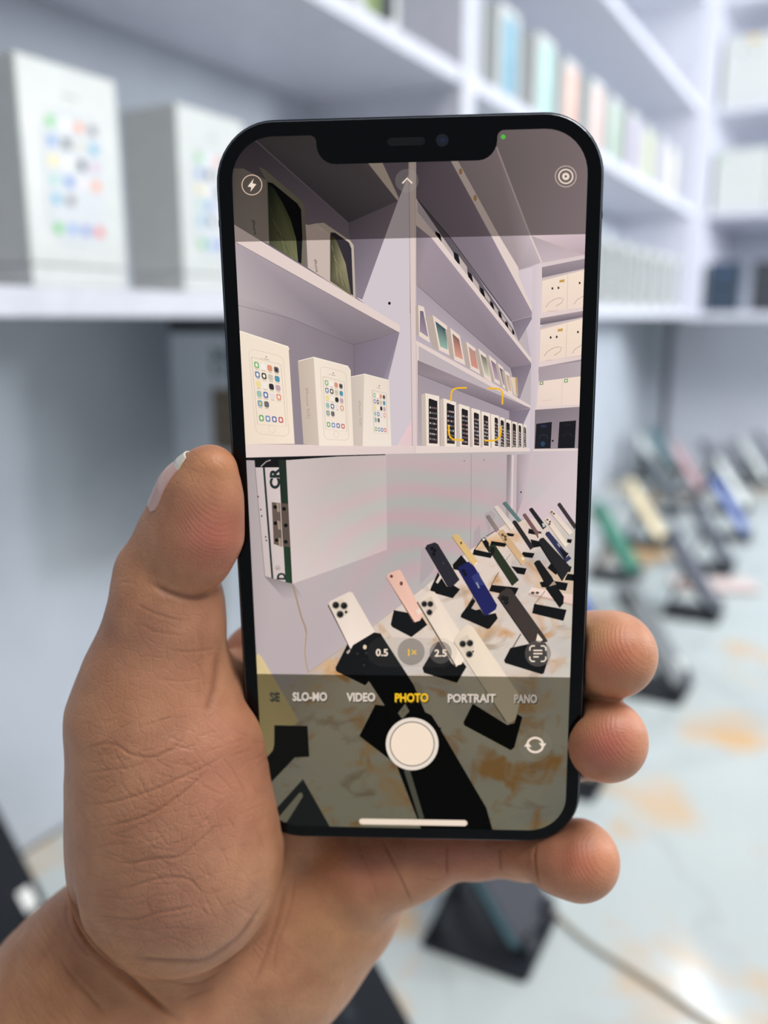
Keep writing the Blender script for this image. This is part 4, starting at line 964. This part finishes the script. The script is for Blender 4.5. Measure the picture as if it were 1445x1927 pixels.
a = sub('shutter_button'); a.poly(0, (232,220,208), circ((775.5,1400), 49.5, 60)); a.poly(0, (40,38,36), circ((775.5,1400), 42.2, 60)); a.poly(0, (242,224,206), circ((775.5,1400), 40.6, 60)); done(a)
a = sub('flip_button'); a.poly(0, (0,0,0), circ((1007,1402), 31)); done(a, veil('thin_veil', (.8, .8, .8), (60, 58, 50)))
a = sub('flip_mark')
for k in (0, math.pi):
    a.line(0, WH, [(1007+15*math.cos(t+k), 1402+13.5*math.sin(t+k)) for t in np.linspace(math.radians(200), math.radians(345), 12)], 4.0)
    ex, ey = 1007+15*math.cos(math.radians(352)+k), 1402+13.5*math.sin(math.radians(352)+k); s_ = 1 if k == 0 else -1
    a.poly(0, WH, [(ex-8*s_, ey-2*s_), (ex+6*s_, ey-1*s_), (ex-.5*s_, ey+8*s_)])
done(a)
a = sub('home_bar'); a.poly(0, (236,220,204), [(680,1540.5),(875,1543.5),(879,1546.5),(879,1551.5),(875,1554.5),(680,1551.3),(676,1548),(676,1543)]); done(a)
print('LEVELS', Art.lvl, Art.W0+Art.lvl*Art.STEP)
# ------------------------------------------------------------------ the hand
H_ = .55                                              # grid step in mm
LO = np.array([-112., -176., -46.]); HI = np.array([52., 26., 46.])
N3 = np.ceil((HI-LO)/H_).astype(int)+1
gx, gy, gz = [np.float32(LO[i]+H_*np.arange(N3[i])) for i in range(3)]
FAR = np.float32(60.)
def S(px, py, w, rpx):
    """ball of the hand: centre seen at a photograph pixel, w mm over the glass, radius as it shows in pixels"""
    p = loc_px(px, py, w); return (*p, rpx*depth_px(px, py, w)/F)
def smin(a, b, k):
    h = np.maximum(k-np.abs(a-b), 0)/k
    return np.minimum(a, b)-h*h*np.float32(k*.25)
def chain(balls, k=3.0, flat=None):
    """distance field of a limb through balls, tapering between them"""
    V = np.full(N3, FAR, np.float32); balls = [np.array(b) for b in balls]
    segs = list(zip(balls[:-1], balls[1:])) if len(balls) > 1 else [(balls[0], balls[0]+np.array([1e-3, 0, 0, 0]))]
    for a, b in segs:
        m = max(a[3], b[3])+9
        i0 = np.clip(((np.minimum(a[:3], b[:3])-m-LO)/H_).astype(int), 0, N3); i1 = np.clip(((np.maximum(a[:3], b[:3])+m-LO)/H_).astype(int)+1, 0, N3)
        if np.any(i1 <= i0): continue
        X = gx[i0[0]:i1[0]][:, None, None]-np.float32(a[0]); Y = gy[i0[1]:i1[1]][None, :, None]-np.float32(a[1]); Z = gz[i0[2]:i1[2]][None, None, :]-np.float32(a[2])
        e = (b-a).astype(np.float32); L2 = max(1e-6, float(e[:3]@e[:3]))
        t = np.clip((X*e[0]+Y*e[1]+Z*e[2])/np.float32(L2), 0, 1)
        d = np.sqrt((X-t*e[0])**2+(Y-t*e[1])**2+(Z-t*e[2])**2)-(np.float32(a[3])+t*e[3])
        sl = tuple(slice(i0[q], i1[q]) for q in range(3))
        V[sl] = smin(V[sl], d, k)
    return V
pad = chain([S(399,885,3.0,46), S(391,940,3.0,57), S(383,1002,3.0,69), S(368,1046,3.5,68)], 3)
knuckle = chain([S(356,930,-2,50), S(325,1010,-3,58), S(284,1078,-2,62), S(276,1110,-1,63)], 3)
thumb = smin(pad, knuckle, 11.0)
prox = chain([S(318,1128,0,101), S(311,1180,0,105), S(294,1262,0,114), S(292,1330,0,138)], 4)
thumb = smin(thumb, prox, 1.6)
thenar = chain([S(296,1350,0,140), S(313,1405,1,164), S(323,1500,2.5,176), S(334,1595,2.5,186), S(335,1630,2,186)], 6)
body = smin(thumb, thenar, 9.0)
del pad, knuckle, prox, thumb, thenar
web = chain([S(452,1262,-11,38), S(436,1310,-7,44), S(428,1380,-3,60), S(440,1440,-7,70), S(500,1560,-14,80)], 6)      # skin from the thumb to the palm behind the phone
body = smin(body, web, 4.0)
palm = chain([S(600,1690,-21,152), S(520,1772,-20,158), S(420,1880,-17,170)], 6)
palm = smin(palm, chain([S(470,1760,-16,150), S(520,1650,-20,120), S(540,1500,-27,120), S(560,1330,-27,110)], 6), 6)
palm = smin(palm, chain([S(640,1640,-21,125), S(700,1500,-28,110)], 6), 6)
body = smin(body, palm, 5.0); del web, palm
arm = chain([S(262,1838,-8,205), S(225,1900,-8,236), S(100,2075,-3,262), S(-90,2330,8,290)], 8)
body = smin(body, arm, 8.0); del arm
pinky = chain([S(690,1632,-14,98), S(760,1615,-13.5,80), S(800,1608,-13,66), S(842,1600,-13,54)], 3)
pinky = smin(pinky, chain([S(852,1600,-13,53), S(895,1597,-13,52), S(936,1597,-12.5,50)], 3), .9)
pinky = smin(pinky, chain([S(946,1598,-12.5,50), S(985,1600,-10,50), S(1010,1606,-6,50)], 3), .9)
pinky = smin(pinky, chain([S(1042,1612,-4.0,58), S(1066,1615,-2.5,66), S(1091,1619,-1.5,74)], 3), 1.2)
body = smin(body, pinky, 3.5); del pinky
for fin, tip in (([S(610,1480,-27,82), S(800,1440,-19,80), S(1000,1410,-20,78), S(1100,1392,-17,72)], [S(1118,1391,-9,76), S(1140,1393,-1.5,78)]),
                 ([S(600,1340,-27,84), S(800,1270,-19,82), S(1010,1245,-20,80), S(1110,1234,-16,74)], [S(1112,1231,-10.5,76), S(1150,1231,-8,76), S(1156,1232,-4.5,77)]),
                 ([S(505,1255,-20,92), S(700,1120,-18,80), S(880,1080,-17,74), S(980,1075,-15,68)], None)):
    f = chain(fin, 3)
    if tip: f = smin(f, chain(tip, 3), 5.0)
    body = smin(body, f, 1.2)
# keep clear of the phone it holds
qx = np.abs(gx)[:, None]-np.float32(OW/2-OR); qy = np.abs(gy)[None, :]-np.float32(OH/2-OR)
d2 = np.sqrt(np.maximum(qx, 0)**2+np.maximum(qy, 0)**2)+np.minimum(np.maximum(qx, qy), 0)-np.float32(OR)
dz = np.abs(gz+np.float32(3.85))-np.float32(3.87)
ph = np.maximum(d2[:, :, None], dz[None, None, :])
k_ = np.float32(.8); cut = np.float32(.12)-ph; h = np.maximum(k_-np.abs(body-cut), 0)/k_
body = np.maximum(body, cut)+h*h*k_*np.float32(.25); del ph, cut, h
for ax in range(3):
    sl = [slice(None)]*3; sl[ax] = 0; body[tuple(sl)] = 1; sl[ax] = -1; body[tuple(sl)] = 1

def surface_nets(V):
    ins = V < 0
    c = np.zeros(np.array(V.shape)-1, np.uint8)
    for i in (0, 1):
        for j in (0, 1):
            for k in (0, 1): c += ins[i:V.shape[0]-1+i, j:V.shape[1]-1+j, k:V.shape[2]-1+k]
    cell = np.argwhere((c > 0) & (c < 8)); idx = np.full(c.shape, -1, np.int32); idx[tuple(cell.T)] = np.arange(len(cell))
    acc = np.zeros((len(cell), 3)); cnt = np.zeros(len(cell))
    corners = [(i, j, k) for i in (0, 1) for j in (0, 1) for k in (0, 1)]
    val = {q: V[cell[:, 0]+q[0], cell[:, 1]+q[1], cell[:, 2]+q[2]] for q in corners}
    for a in corners:
        for ax in range(3):
            if a[ax]: continue
            b = list(a); b[ax] = 1; b = tuple(b); va, vb = val[a], val[b]; m = (va < 0) != (vb < 0)
            t = np.zeros(len(cell)); t[m] = va[m]/(va[m]-vb[m]); p = np.tile(np.array(a, float), (len(cell), 1)); p[:, ax] = t
            acc[m] += p[m]; cnt[m] += 1
    verts = LO+H_*(cell+acc/cnt[:, None])
    quads = []
    for ax in range(3):
        o1, o2 = [(1, 2), (2, 0), (0, 1)][ax]
        n = list(V.shape); n[ax] -= 1
        a = ins[tuple(slice(0, n[q]) for q in range(3))]; sl = [slice(0, n[q]) for q in range(3)]; sl[ax] = slice(1, n[ax]+1); b = ins[tuple(sl)]
        e = np.argwhere(a != b); e = e[(e[:, o1] > 0) & (e[:, o2] > 0) & (e[:, o1] < V.shape[o1]-1) & (e[:, o2] < V.shape[o2]-1)]
        fl = a[tuple(e.T)]
        def g(d1, d2):
            q = e.copy(); q[:, o1] -= d1; q[:, o2] -= d2; return idx[tuple(q.T)]
        f = np.stack([g(1, 1), g(0, 1), g(0, 0), g(1, 0)], 1); f[~fl] = f[~fl][:, ::-1]; quads.append(f)
    return verts, np.concatenate(quads)
HV, HQ = surface_nets(body)
def sample(p):
    q = (p-LO)/H_; i = np.clip(np.floor(q).astype(int), 0, N3-2); f = q-i; out = 0
    for a in (0, 1):
        for b in (0, 1):
            for c in (0, 1):
                wgt = (f[:, 0] if a else 1-f[:, 0])*(f[:, 1] if b else 1-f[:, 1])*(f[:, 2] if c else 1-f[:, 2])
                out = out + wgt*body[i[:, 0]+a, i[:, 1]+b, i[:, 2]+c]
    return out
def grad(p, e=.8):
    g = np.stack([sample(p+np.eye(3)[k]*e)-sample(p-np.eye(3)[k]*e) for k in range(3)], 1)
    return g/np.maximum(np.linalg.norm(g, axis=1, keepdims=True), 1e-6)
# relax the net a little
E_ = np.concatenate([HQ[:, [0, 1]], HQ[:, [1, 2]], HQ[:, [2, 3]], HQ[:, [3, 0]]])
deg = np.bincount(E_[:, 0], minlength=len(HV))+np.bincount(E_[:, 1], minlength=len(HV))
for it in range(4):
    s3 = np.stack([np.bincount(E_[:, 0], HV[E_[:, 1], k], len(HV))+np.bincount(E_[:, 1], HV[E_[:, 0], k], len(HV)) for k in range(3)], 1)
    HV = HV*.5+.5*s3/np.maximum(deg, 1)[:, None]
def refine(V, Q):
    """one linear subdivision of the quad mesh"""
    ed = np.concatenate([Q[:, [0, 1]], Q[:, [1, 2]], Q[:, [2, 3]], Q[:, [3, 0]]]); es = np.sort(ed, 1); key = es[:, 0].astype(np.int64)*len(V)+es[:, 1]
    u, first, inv = np.unique(key, return_index=True, return_inverse=True); ev = V[es[first]].mean(1); fv = V[Q].mean(1)
    nq = len(Q); e = inv.reshape(4, nq)+len(V); f = np.arange(nq)+len(V)+len(u)
    out = [np.stack([Q[:, i], e[i], f, e[i-1]], 1) for i in range(4)]
    return np.concatenate([V, ev, fv]), np.concatenate(out)
HV, HQ = refine(HV, HQ)
E_ = np.concatenate([HQ[:, [0, 1]], HQ[:, [1, 2]], HQ[:, [2, 3]], HQ[:, [3, 0]]]); deg = np.bincount(E_.ravel(), minlength=len(HV))
for it in range(2):
    s3 = np.stack([np.bincount(E_[:, 0], HV[E_[:, 1], k], len(HV))+np.bincount(E_[:, 1], HV[E_[:, 0], k], len(HV)) for k in range(3)], 1)
    HV = HV*.5+.5*s3/np.maximum(deg, 1)[:, None]
print('hand', len(HV), len(HQ))
HN = grad(HV)
eye = np.array(M4.inverted() @ Vector((0, 0, ZC)))*1000
vd = eye-HV; vd /= np.linalg.norm(vd, axis=1, keepdims=True); facing = (HN*vd).sum(1)
def pix(L):
    c = PT[None]+PX[None]*(L[:, :1]+DW/2)+PY[None]*(DH/2-L[:, 1:2])+PZ[None]*L[:, 2:3]
    return np.stack([CX+F*c[:, 0]/c[:, 2], CY+F*c[:, 1]/c[:, 2]], 1), c[:, 2]
uv, dep = pix(HV)
# skin folds: lines on the palm side, depth and half width in mm
ZOOM.update({7: (0, 1300, 2.58), 8: (180, 820, 3.8), 9: (700, 1500, 1.94)})
FOLDS = [
 (8, [(385,1045),(470,1095),(560,1130),(640,1150),(720,1155),(790,1140),(850,1105)], 0.90, 0.60), (8, [(280,1190),(380,1250),(500,1295),(640,1330)], 0.19, 0.26), (8, [(540,1535),(680,1545),(870,1522)], 0.19, 0.26), (8, [(440,1735),(600,1755),(760,1735)], 0.15, 0.26),
 (8, [(160,1062),(210,1045),(300,1060)], 0.13, 0.26), (8, [(290,830),(330,890),(320,940)], 0.10, 0.26), (8, [(300,1330),(420,1400),(560,1420),(640,1440)], 0.12, 0.26), (8, [(700,1600),(760,1700),(780,1850)], 0.13, 0.31),
 (7, [(400,550),(520,545),(640,515),(760,475),(860,430),(960,385),(1040,350)], 0.27, 0.29), (7, [(440,670),(600,640),(700,610),(790,565),(880,500),(950,440),(1020,370)], 0.31, 0.29),
 (7, [(390,290),(480,262),(560,262),(640,310),(760,320),(860,260),(900,190)], 0.22, 0.31), (7, [(390,400),(500,390),(640,370),(740,330)], 0.15, 0.26), (7, [(440,770),(540,745),(640,740)], 0.14, 0.26),
 (7, [(520,830),(640,835),(760,815),(860,808),(930,760),(1010,690),(1060,640)], 0.26, 0.31), (7, [(560,970),(640,950),(720,925),(830,905),(920,920),(1000,1000)], 0.24, 0.31), (7, [(400,980),(520,1000),(640,1010),(720,985)], 0.14, 0.26),
 (7, [(430,1090),(540,1100),(650,1112),(760,1080),(860,1062),(960,1040)], 0.26, 0.29), (7, [(560,1130),(700,1160),(840,1150),(980,1165)], 0.14, 0.26), (7, [(420,1160),(560,1190),(700,1215),(860,1195)], 0.14, 0.26),
 (7, [(600,1285),(700,1303),(800,1310),(900,1314),(990,1310),(1080,1260),(1170,1190),(1240,1090),(1300,990)], 0.60, 0.56), (7, [(640,1345),(740,1390),(840,1415),(950,1420),(1040,1380),(1090,1340)], 0.24, 0.31),
 (7, [(340,900),(350,1020),(375,1140),(430,1230),(520,1320),(640,1420),(760,1520),(870,1605)], 2.20, 0.68), (7, [(270,1270),(330,1370),(420,1470),(520,1590)], 0.34, 0.60), (7, [(330,1000),(320,1100),(360,1200),(470,1330)], 0.30, 0.52),
 (7, [(200,1180),(260,1300),(300,1420),(360,1560)], 0.17, 0.31), (7, [(1040,1350),(1130,1290),(1250,1200),(1330,1060)], 0.26, 0.31), (7, [(1390,930),(1350,1100),(1290,1280),(1230,1440)], 0.30, 0.52), (7, [(1440,850),(1410,1040),(1340,1250),(1330,1360)], 0.21, 0.31),
 (7, [(1060,300),(1130,390),(1190,520),(1140,560)], 0.12, 0.26), (7, [(880,1500),(960,1470),(1060,1440)], 0.17, 0.31), (7, [(1100,520),(1010,610),(940,700)], 0.17, 0.26),
 (9, [(35,150),(60,200),(90,265),(120,330),(150,400)], 0.50, 0.29), (9, [(274,165),(273,225),(276,290)], 0.60, 0.26), (9, [(466,175),(465,225),(470,275)], 0.50, 0.26), (9, [(600,170),(592,215),(598,270),(612,325)], 0.50, 0.31), (9, [(-60,100),(-40,200),(0,300),(20,380)], 0.17, 0.31), (9, [(180,290),(230,300),(268,285)], 0.13, 0.26),
]
FOLDS.append((8, [(880,1500),(868,1650),(850,1780),(815,1900),(780,1990)], .45, .9)); FOLDS.append((8, [(740,1350),(752,1500),(745,1650),(735,1800),(735,1920)], .16, .8)); FOLDS.append((8, [(690,1420),(700,1560),(690,1720)], .10, .5))
random.seed(4)
for k in range(220):                                   # fine criss-cross lines over the ball of the thumb
    x, y = random.uniform(380,1250), random.uniform(150,1300); a = random.choice((-.45, -.35, .35, .9))+random.uniform(-.25,.25); l = random.uniform(50,170)
    FOLDS.append((7, [(x,y),(x+l*.5*math.cos(a),y+l*.5*math.sin(a)+random.uniform(-8,8)),(x+l*math.cos(a),y+l*math.sin(a))], random.uniform(.06,.14), .24))
for k in range(110):                                   # wrinkles running round the wrist
    x, y = random.uniform(20,340), random.uniform(1050,1560); l = random.uniform(80,200)
    FOLDS.append((7, [(x,y),(x+l*.25,y+l*.55),(x+l*.7,y+l)], random.uniform(.07,.15), .26))
disp = np.zeros(len(HV)); crease = np.zeros(len(HV))
fr = np.where(facing > .05)[0]; fuv = uv[fr]; ppm = F/dep[fr]
for z, pl, dpt, wdt in FOLDS:
    x0, y0, k = ZOOM[z]; q = np.array(spline([(x0+x/k, y0+y/k) for x, y in pl], 5)); lo = q.min(0)-40; hi = q.max(0)+40
    m = np.where(((fuv > lo) & (fuv < hi)).all(1))[0]
    if not len(m): continue
    best = np.full(len(m), 1e9); tt = np.zeros(len(m))
    for i in range(len(q)-1):
        e = q[i+1]-q[i]; t = np.clip(((fuv[m]-q[i])@e)/max(e@e, 1e-9), 0, 1); d = np.linalg.norm(fuv[m]-q[i]-t[:, None]*e, axis=1)
        b = d < best; best[b] = d[b]; tt[b] = (i+t[b])/(len(q)-1)
    d = best/ppm[m]; fade = np.clip(np.minimum(tt, 1-tt)*6, .15, 1)
    v = .55*dpt*fade*(np.exp(-(d/wdt)**2)-.16*np.exp(-((d-wdt*2.3)/wdt)**2))
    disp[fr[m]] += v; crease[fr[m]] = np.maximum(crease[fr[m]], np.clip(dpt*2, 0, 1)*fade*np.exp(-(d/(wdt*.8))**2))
HV = HV-HN*disp[:, None]
# skin tones that belong to the skin: redder pads, sallow palm, tanned wrist
base = np.array(srgb((210,152,116))); tone = np.tile(base, (len(HV), 1))
for (x, y, sx, sy, c, k) in ((400,1010,75,75,(196,112,98),.8),(400,870,60,40,(222,156,112),.6),(1150,1235,55,50,(212,118,92),.75),(1140,1400,60,55,(204,108,98),.75),(1090,1625,60,50,(210,122,98),.7),(1110,1190,40,40,(220,170,120),.6),(1090,1350,40,40,(214,160,110),.5),
        (420,1450,120,140,(196,126,106),.6),(300,1400,120,80,(188,134,106),.5),(280,1180,120,90,(186,130,108),.6),(320,1640,140,130,(178,126,104),.6),(60,1850,200,140,(206,147,103),.8),(620,1720,120,120,(220,160,115),.7),(690,1640,60,60,(196,120,98),.6),(860,1600,110,60,(202,124,104),.7),(330,1740,120,60,(176,120,100),.5),(250,1080,50,80,(212,152,112),.6),(420,1230,14,70,(222,164,128),.5)):
    g = k*np.exp(-((uv[:, 0]-x)/sx)**2-((uv[:, 1]-y)/sy)**2); tone = tone*(1-g[:, None])+srgb(c)*g[:, None]
tone = tone*(1-.32*crease[:, None])*np.where(crease[:, None] > 0, 1-np.array([0, .06, .08])*crease[:, None], 1)  # folds darkened on top: crease shade put into the skin colour
ridge = np.zeros(len(HV))
for x, y, r in ((395,985,70),(1150,1232,70),(1140,1395,70),(1092,1620,66)): ridge = np.maximum(ridge, np.clip(1.5-np.hypot(uv[:, 0]-x, uv[:, 1]-y)/r, 0, 1))
me = bpy.data.meshes.new('person')
me.vertices.add(len(HV)); me.vertices.foreach_set('co', (HV*MM).astype(np.float32).ravel())
me.loops.add(HQ.size); me.loops.foreach_set('vertex_index', HQ.astype(np.int32).ravel())
me.polygons.add(len(HQ)); me.polygons.foreach_set('loop_start', (np.arange(len(HQ))*4).astype(np.int32)); me.polygons.foreach_set('loop_total', np.full(len(HQ), 4, np.int32))
me.update(); me.validate(); me.shade_smooth()
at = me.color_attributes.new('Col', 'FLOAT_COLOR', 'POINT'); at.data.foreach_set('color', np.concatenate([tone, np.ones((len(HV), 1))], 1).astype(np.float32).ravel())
at = me.attributes.new('ridge', 'FLOAT', 'POINT'); at.data.foreach_set('value', ridge.astype(np.float32))
M_skin = mat('skin', (214,160,132), .42, spec=.4)
b = M_skin.node_tree.nodes['Principled BSDF']
a1 = nd(M_skin, 'ShaderNodeAttribute'); a1.attribute_name = 'Col'; a2 = nd(M_skin, 'ShaderNodeAttribute'); a2.attribute_name = 'ridge'
tc = nd(M_skin, 'ShaderNodeTexCoord')
mott = nd(M_skin, 'ShaderNodeTexNoise'); mott.inputs['Scale'].default_value = 140; mott.inputs['Detail'].default_value = 5; lk(M_skin, tc.outputs['Object'], mott.inputs['Vector'])
rm = nd(M_skin, 'ShaderNodeValToRGB'); rm.color_ramp.elements[0].position = .3; rm.color_ramp.elements[1].position = .7
rm.color_ramp.elements[0].color = (.86, .80, .78, 1); rm.color_ramp.elements[1].color = (1.08, 1.08, 1.06, 1); lk(M_skin, mott.outputs['Fac'], rm.inputs['Fac'])
mm = nd(M_skin, 'ShaderNodeMixRGB', blend_type='MULTIPLY'); mm.inputs[0].default_value = 1; lk(M_skin, a1.outputs['Color'], mm.inputs[1]); lk(M_skin, rm.outputs['Color'], mm.inputs[2]); lk(M_skin, mm.outputs[0], b.inputs['Base Color'])
b.inputs['Subsurface Weight'].default_value = .18; b.inputs['Subsurface Radius'].default_value = (1.0, .35, .18); b.inputs['Subsurface Scale'].default_value = .0025
vo = nd(M_skin, 'ShaderNodeTexVoronoi', feature='DISTANCE_TO_EDGE'); vo.inputs['Scale'].default_value = 1250; lk(M_skin, tc.outputs['Object'], vo.inputs['Vector'])
fn = nd(M_skin, 'ShaderNodeTexNoise'); fn.inputs['Scale'].default_value = 1500; fn.inputs['Detail'].default_value = 3; lk(M_skin, tc.outputs['Object'], fn.inputs['Vector'])
wv = nd(M_skin, 'ShaderNodeTexWave', bands_direction='DIAGONAL'); wv.inputs['Scale'].default_value = 620; wv.inputs['Distortion'].default_value = 2.2; wv.inputs['Detail'].default_value = 1; wv.inputs['Detail Scale'].default_value = .25; lk(M_skin, tc.outputs['Object'], wv.inputs['Vector'])
def mth(op, x, y):
    n = nd(M_skin, 'ShaderNodeMath', operation=op)
    for i, v in enumerate((x, y)):
        if isinstance(v, float): n.inputs[i].default_value = v
        else: lk(M_skin, v, n.inputs[i])
    return n.outputs[0]
vs_ = mth('MINIMUM', mth('MULTIPLY', vo.outputs['Distance'], 3.0), .6)
v2 = nd(M_skin, 'ShaderNodeTexVoronoi', feature='DISTANCE_TO_EDGE'); v2.inputs['Scale'].default_value = 420; v2.inputs['Randomness'].default_value = .9; lk(M_skin, tc.outputs['Object'], v2.inputs['Vector'])
hgt = mth('ADD', mth('MULTIPLY', vs_, .55), mth('MULTIPLY', fn.outputs['Fac'], .5)); hgt = mth('ADD', hgt, mth('MULTIPLY', mth('MINIMUM', mth('MULTIPLY', v2.outputs['Distance'], 5.0), .7), mth('SUBTRACT', .9, mth('MULTIPLY', a2.outputs['Fac'], .9))))
hgt = mth('ADD', hgt, mth('MULTIPLY', mth('MULTIPLY', wv.outputs['Fac'], a2.outputs['Fac']), .45))
bp = nd(M_skin, 'ShaderNodeBump'); bp.inputs['Strength'].default_value = .55; bp.inputs['Distance'].default_value = .00012; lk(M_skin, hgt, bp.inputs['Height']); lk(M_skin, bp.outputs['Normal'], b.inputs['Normal'])
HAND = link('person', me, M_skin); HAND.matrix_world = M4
tag(HAND, 'bare left hand and wrist gripping the black smartphone, thumb along its edge', 'person')
# thumbnail: plate laid on the back of the thumb tip
T0 = loc_px(357, 926, -1.0); T1 = loc_px(388, 862, -1.0); ax = T1-T0; ax /= np.linalg.norm(ax)
out = np.array([-.80, .33, .52]); out -= ax*(out@ax); out /= np.linalg.norm(out); lat = np.cross(ax, out)
NA, NL = 15, 13; pts = []
for i in range(NA):
    a_ = -6.2+13.0*i/(NA-1)
    for j in range(NL):
        l_ = (j/(NL-1)*2-1); hw = 4.6*math.sqrt(max(.05, 1-max(0, (abs(a_-.2)-4.6)/2.6)**2)) if a_ < 0 else 4.6*(1-.12*max(0, (a_-4)/3)**2)
        pts.append(T0+ax*(a_+1.0)+lat*l_*hw+out*10)
pts = np.array(pts)
ref = pts.copy()
for it in range(60):
    pts = pts-out*np.clip(sample(pts), -1, 1)[:, None]*.7
    far = ((ref-pts)@out) > 15
    pts[far] = ref[far]-out*15
lift = np.array([.28+(.25 if i >= NA-3 else 0) for i in range(NA) for j in range(NL)])
pts = pts+out*lift[:, None]
vs = [tuple(p*MM) for p in pts]+[tuple((p-out*.45)*MM) for p in pts]; nn = NA*NL
fs = [(i*NL+j, i*NL+j+1, (i+1)*NL+j+1, (i+1)*NL+j) for i in range(NA-1) for j in range(NL-1)]
bd = [(0, j) for j in range(NL)]+[(i, NL-1) for i in range(1, NA)]+[(NA-1, j) for j in range(NL-2, -1, -1)]+[(i, 0) for i in range(NA-2, 0, -1)]
bi = [i*NL+j for i, j in bd]; fs += [(bi[q], bi[q-1], bi[q-1]+nn, bi[q]+nn) for q in range(len(bi))]
cols = []
for f in fs:
    i = min(v % nn for v in f)//NL; cols.append((244,238,222) if i >= NA-4 else (232,190,178))
M_nail = mat('fingernail', (232,190,178), .22, spec=.5)
a1 = nd(M_nail, 'ShaderNodeAttribute'); a1.attribute_name = 'Col'; lk(M_nail, a1.outputs['Color'], M_nail.node_tree.nodes['Principled BSDF'].inputs['Base Color'])
nail = coloured('thumbnail', vs, fs, cols, M_nail, HAND, True); nail['label'] = 'pale pink thumbnail with white free edge'
